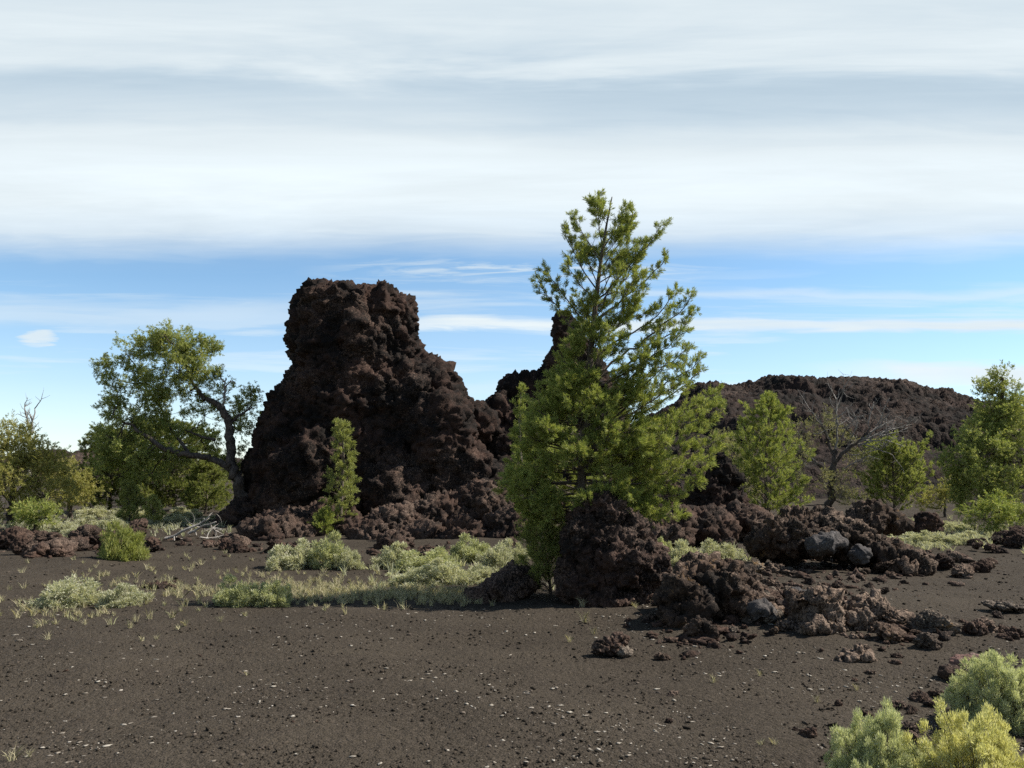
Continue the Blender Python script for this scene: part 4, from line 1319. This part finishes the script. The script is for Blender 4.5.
for k, (px, py, Yd, lb) in enumerate([(165, 541, 18.6, 'longest bleached dead branch sprawled on cinder below the leaning tree'), (188, 535, 19.2, 'tangled bleached dead branch on top of the pile below the leaning tree'), (212, 531, 19.6, 'bleached dead branch propped against the lump under the leaning tree'), (200, 540, 18.8, 'thin bleached dead branch lying at the front of the pile')]):
    RNG = np.random.default_rng(60 + k)
    wd = Wood()
    p = ground(px, py) + np.array([0, 0, .06])
    dead_grow(wd, p, unit([.95, .25, .04 + .06 * (k == 1)]), [1.0, 0.85, 0.6, 0.7][k], .04 - .005 * k, 2, .5, -.03)
    wd.V = [np.stack([q[:, 0], q[:, 1], np.clip(q[:, 2], p[2] - .03, p[2] + .55)], 1) for q in wd.V]
    V = np.concatenate(wd.V)
    o = link('dead_branch', wd.mesh('dead_branch', M_DEADWOOD))
    tag(o, lb, 'branch', 'bleached dead branches below the leaning tree')


# ---- sagebrush and rabbitbrush
def bush_proto(seed, n_leaf, mat, ll, lw, stems=70, clumpy=.5, rnd_h=1.0):
    """unit bush: radius 1, height 1; returns (stem mesh, leaf mesh)"""
    global RNG
    RNG = np.random.default_rng(seed)
    nst = stems
    dirs = units(np.stack([RNG.normal(size=nst), RNG.normal(size=nst), np.abs(RNG.normal(size=nst)) * .9 + .05], 1))
    rl = 0.74 + clumpy * fbm(dirs * 1.9 + seed * 3.1, 3) + RNG.normal(size=nst) * .10
    rl = np.clip(rl, .36, 1.08)
    tips = dirs * rl[:, None]
    wd = Wood()
    lv_p, lv_d = [], []
    per = max(1, n_leaf // nst)
    csz = 1.25 / nst ** .5
    for k in range(nst):
        base = np.array([RNG.normal() * .12, RNG.normal() * .12, 0])
        tip = tips[k]
        mid = base + (tip - base) * .5 + np.array([dirs[k][0], dirs[k][1], 0]) * .12
        pts = wobble(bez(base, mid, tip, 5), .02)
        wd.tube(pts, [.012, .004], 3)
        # a fluffy head of fine sprigs at the end of every stem
        v = units(RNG.normal(size=(per, 3))) * (RNG.random(per) ** .45)[:, None]
        v = v * np.array([1, 1, .9]) * csz * RNG.uniform(.7, 1.25)
        q = tip - dirs[k] * csz * .4 + v
        low = RNG.random(per) < .18
        f = (0.4 + .6 * RNG.random(per)) * 4
        i = np.minimum(f.astype(int), 3)
        st2 = pts[i] + (pts[i + 1] - pts[i]) * (f - i)[:, None] + RNG.normal(size=(per, 3)) * .05
        q = np.where(low[:, None], st2, q)
        lv_p.append(q)
        lv_d.append(units(dirs[k] * .45 + v / csz * .8 + RNG.normal(size=(per, 3)) * .45 + np.array([0, 0, .35])))
    P, D = np.concatenate(lv_p), np.concatenate(lv_d)
    P[:, 2] = np.abs(P[:, 2])
    m = len(P)
    ln = ll * (.6 + .8 * RNG.random(m))
    side = units(np.cross(D, RNG.normal(size=(m, 3)))) * (lw * (.6 + .8 * RNG.random(m)))[:, None] / 2
    V = np.empty((m, 4, 3))
    V[:, 0] = P
    V[:, 1] = P + D * (ln * .55)[:, None] + side
    V[:, 2] = P + D * ln[:, None]
    V[:, 3] = P + D * (ln * .55)[:, None] - side
    return wd.mesh('stem', M_STEM), mesh_np('foliage', V.reshape(-1, 3), [np.arange(m * 4).reshape(-1, 4)], [mat])


PROTO = {}
for nm, mat_, cnt in (('sage', M_SAGE, 3), ('green', M_SAGE_GREEN, 2)):
    PROTO[nm] = [bush_proto(200 + k + (10 if nm == 'green' else 0), 9500, mat_, .10, .034, 75, .50) for k in range(cnt)]
PROTO['near'] = [bush_proto(231 + k, 75000, M_SAGE_NEAR, .056, .0100, 380, .50) for k in range(2)]
PROTO['yellow'] = [bush_proto(241, 75000, M_SAGE_YEL, .048, .012, 380, .50)]
PROTO['round'] = [bush_proto(251, 14000, M_NEEDLE_BRIGHT, .14, .022, 110, .36)]
MADE = {}


def bush(kind, px, py, wpx, hpx, label, group=None, name='sagebrush', cat='sagebrush', depth=.85, Yd=None):
    p = ground(px, py)
    sc = pxm(p[1])
    r = wpx / 2 / sc / .85
    h = hpx / sc / (1.12 if kind in ('sage', 'green') else .9)
    lst = PROTO[kind]
    k = MADE.get(kind, 0)
    MADE[kind] = k + 1
    st_, fo = lst[k % len(lst)]
    p[1] += r * depth * .5
    root = plant(name, (p[0], p[1], gz1(p[0], p[1]) - .02), label, cat, group)
    root.scale = (r, r * depth, h)
    root.rotation_euler = (0, 0, random.uniform(0, 6.28))
    link('stem', st_, root)
    link('foliage', fo, root)
    return root


BG = 'sagebrush bushes in front of the spire'
for kind, px, py, wp, hp, lb in [
    ('sage', 58, 607, 70, 33, 'grey green sagebrush on bare cinder, wider of the touching pair'),
    ('sage', 118, 607, 46, 26, 'smaller rounded sagebrush touching the wider grey green one'),
    ('green', 232, 606, 48, 30, 'greenest sagebrush beside the dry grass field'),
    ('green', 266, 606, 46, 30, 'green sagebrush joined to the greenest one, nearer the dry grass'),
    ('sage', 290, 569, 56, 30, 'greyish sagebrush in front of the black lump, with bare lower twigs'),
    ('green', 326, 568, 50, 36, 'sagebrush with a yellow green top below the slim sapling'),
    ('sage', 346, 569, 34, 24, 'low grey sagebrush tucked beside the yellow topped one'),
    ('sage', 392, 568, 46, 28, 'sagebrush directly below the rounded red brown lump'),
    ('green', 424, 572, 66, 28, 'broad green sagebrush in the middle of the thicket'),
    ('green', 470, 562, 50, 28, 'tall green sagebrush at the back of the thicket'),
    ('sage', 448, 584, 54, 26, 'pale sagebrush at the front of the thicket'),
    ('sage', 497, 574, 40, 34, 'pale grey sagebrush next to the big pine'),
    ('sage', 510, 562, 36, 26, 'sagebrush behind the pale one, touching the pine boughs'),
    ('sage', 415, 586, 62, 22, 'low straw coloured sagebrush merging into the dry grass'),
    ('sage', 482, 583, 34, 22, 'small pale sagebrush beside the shaded black boulder'),
    ('sage', 680, 568, 50, 30, 'soft green sagebrush between the humped boulder and the craggy outcrop'),
    ('sage', 722, 562, 46, 24, 'sagebrush behind the craggy outcrop, under the young pine'),
    ('green', 660, 556, 28, 22, 'small green sagebrush right behind the humped boulder')]:
    bush(kind, px, py, wp, hp, lb)
for px, py, wp, hp in [(60, 532, 34, 12), (85, 528, 34, 14), (110, 530, 34, 14), (70, 538, 36, 14), (145, 528, 26, 12), (170, 527, 34, 13), (45, 527, 26, 10), (180, 518, 40, 12), (130, 518, 40, 12), (90, 517, 50, 12), (225, 520, 30, 12)]:
    bush('sage', px, py, wp, hp, 'low pale sagebrush in the strip behind the rubble bank', 'pale sagebrush behind the rubble bank')
for px, py, wp, hp in [(920, 545, 44, 15), (950, 545, 40, 14), (975, 541, 36, 12), (905, 535, 34, 12), (940, 530, 34, 12), (985, 536, 26, 10), (1000, 533, 26, 10), (960, 531, 30, 10), (900, 524, 30, 10)]:
    bush('sage', px, py, wp, hp, 'low pale sagebrush on the grass below the broad tree', 'pale sagebrush below the broad tree')
bush('round', 116, 560, 48, 34, 'round yellow green bush alone at the edge of the rubble bank', None, 'round_bush', 'bush')
bush('near', 892, 806, 112, 84, 'soft grey green rabbitbrush at the front of the picture', None, 'rabbitbrush', 'rabbitbrush')
bush('yellow', 994, 820, 130, 98, 'yellow green rabbitbrush at the front of the picture', None, 'rabbitbrush', 'rabbitbrush')
bush('near', 1018, 731, 98, 70, 'green rabbitbrush behind the yellow one, beside the pinkish rock', None, 'rabbitbrush', 'rabbitbrush')


# ------------------------------------------------------------------ grass, chips and gravel
def tufts_mesh(name, P, H, mat, blades=9, width=.006, flare=.5):
    n = len(P)
    B = np.repeat(P, blades, 0)
    h = np.repeat(H, blades) * (.5 + .7 * RNG.random(n * blades))
    a = RNG.random(n * blades) * 6.283
    f = flare * RNG.random(n * blades)
    B = B + np.stack([RNG.normal(size=n * blades), RNG.normal(size=n * blades), np.zeros(n * blades)], 1) * (np.repeat(H, blades) * .14)[:, None]
    D = np.stack([np.cos(a) * f, np.sin(a) * f, np.ones(n * blades)], 1)
    D = units(D)
    side = units(np.cross(D, RNG.normal(size=(n * blades, 3)))) * (width * (.6 + .8 * RNG.random(n * blades)))[:, None]
    V = np.empty((n * blades, 5, 3))
    droop = np.stack([np.cos(a) * f, np.sin(a) * f, -.25 * np.ones(n * blades)], 1) * (h * .35)[:, None]
    V[:, 0] = B - side * .6
    V[:, 1] = B + side * .6
    V[:, 2] = B + D * (h * .55)[:, None] + side * .5
    V[:, 3] = B + D * h[:, None] + droop
    V[:, 4] = B + D * (h * .55)[:, None] - side * .5
    return mesh_np(name, V.reshape(-1, 3), [np.arange(n * blades * 5).reshape(-1, 5)], [mat])


def ground_pts(spec):
    """spec: list of (n, px, py, sx, sy) pixel gaussians"""
    out = []
    for n, px, py, sx, sy in spec:
        y = RNG.normal(py, sy, n)
        x = RNG.normal(px, sx, n)
        out.append(ground_many(x[y > 500], y[y > 500]))
    return np.concatenate(out)


RNG = np.random.default_rng(71)
P = ground_pts([(260, 370, 595, 55, 6), (170, 310, 592, 28, 7), (190, 440, 596, 32, 5), (90, 190, 595, 40, 9), (50, 60, 612, 60, 8), (60, 200, 575, 60, 10), (50, 110, 595, 80, 15), (40, 270, 588, 20, 5), (30, 330, 580, 60, 8)])
o = link('dry_grass', tufts_mesh('dry_grass', P, .055 + .07 * RNG.random(len(P)), M_GRASS, 18, .0038, .8))
tag(o, 'straw coloured dry grass tufts between the sagebrush', None, None, 'stuff')
P = ground_pts([(200, 90, 524, 60, 5), (150, 170, 524, 40, 5), (160, 950, 540, 40, 6), (100, 700, 560, 30, 6), (80, 440, 575, 50, 8), (60, 30, 528, 30, 5), (60, 940, 528, 30, 4)])
o = link('grass_strip', tufts_mesh('grass_strip', P, .10 + .12 * RNG.random(len(P)), M_SAGE, 12, .012, .8))
tag(o, 'pale green grass growing in strips among the rocks', None, None, 'stuff')

# separate tufts and dead sprigs one can point at
tv = tufts_mesh('grass_tuft', np.array([[0, 0, 0.]]), np.array([1.0]), M_GRASS, 26, .022, .8)
GT = 'dry grass tufts on open cinder'
for px, py, h in [(583, 607, 12), (655, 603, 14), (636, 608, 8), (585, 622, 14), (594, 634, 9), (714, 683, 10), (760, 676, 8), (817, 702, 9), (760, 746, 9), (775, 746, 10), (857, 690, 8), (570, 642, 9), (863, 605, 14), (10, 762, 18), (28, 758, 12), (247, 676, 6), (48, 640, 10), (130, 628, 10), (85, 625, 8), (156, 640, 7), (18, 618, 12), (220, 622, 9)]:
    p = ground(px, py)
    o = link('grass_tuft', tv)
    o.location = p
    s_ = h / pxm(p[1])
    o.scale = (s_, s_, s_)
    o.rotation_euler = (0, 0, random.random() * 6)
    tag(o, 'small tuft of dry pale grass standing alone on open cinder', 'grass tuft', GT)


def pebbles(name, n, box, size, flat, mat, label, sub=0, dens=None, grow=.5):
    Vi, Fi = ICO[sub]
    m = n * (6 if name == 'rubble' else 3) if dens else n
    px, py = RNG.uniform(box[0], box[2], m), RNG.uniform(box[1], box[3], m)
    pts = ground_many(px, py)
    if dens is not None:
        keep = np.nonzero(RNG.random(m) < dens(px, py, pts))[0][:n]
        pts = pts[keep]
    sz = size[0] * (size[1] / size[0]) ** (RNG.random(len(pts)) ** 2.2) * (pts[:, 1] / 6.0) ** grow
    n = len(pts)
    a = RNG.random(n) * 6.283
    V = np.tile(Vi, (n, 1, 1)) * (1 + .34 * RNG.normal(size=(n, len(Vi), 1)))
    V = V * np.stack([RNG.uniform(.7, 2.0, n), RNG.uniform(.5, 1.1, n), RNG.uniform(flat[0], flat[1], n)], 1)[:, None]
    c, s2 = np.cos(a)[:, None], np.sin(a)[:, None]
    V = np.stack([V[..., 0] * c - V[..., 1] * s2, V[..., 0] * s2 + V[..., 1] * c, V[..., 2]], 2)
    V = V * (sz / 2)[:, None, None] + pts[:, None] + np.array([0, 0, 1])[None, None] * (sz * .12)[:, None, None]
    F = Fi[None] + (np.arange(n) * len(Vi))[:, None, None]
    o = link(name, mesh_np(name, V.reshape(-1, 3), [F.reshape(-1, 3)], [mat]))
    tag(o, label, None, None, 'stuff')


RNG = np.random.default_rng(81)
pebbles('cinder_gravel', 30000, (-180, 545, 1204, 850), (.005, .026), (.6, 1.0), M_GRAVEL, 'dark brown cinder gravel covering the open ground', 0)


def debris_d(px, py, p):
    c = [(725, 620, 45, 18), (800, 600, 60, 18), (850, 575, 60, 16), (780, 580, 40, 20), (890, 635, 40, 12), (935, 562, 45, 9), (60, 548, 60, 8), (200, 545, 40, 7), (380, 553, 110, 6), (690, 640, 35, 8)]
    v = sum(np.exp(-((px - a) / b_) ** 2 - ((py - c_) / d_) ** 2) for a, c_, b_, d_ in c)
    return np.clip(v, 0, 1)


pebbles('rubble', 2100, (0, 525, 1080, 740), (.022, .13), (.5, .9), M_RUBBLE, 'broken brown lava fragments littering the ground round the outcrops and rubble', 1, debris_d, .35)


def chip_d(px, py, p):
    v = 0.5 + 1.3 * perlin(np.stack([p[:, 0] * .7, p[:, 1] * .7, p[:, 0] * 0 + 2.2], 1))
    return np.clip(np.where((py > 660) & (px < 420), v * .8, v), .06, 1)


pebbles('pale_chips', 4300, (-120, 598, 1150, 820), (.005, .029), (.15, .45), M_CHIP, 'scattered whitish chips of bleached wood and stone on cinder', 1, chip_d, .3)
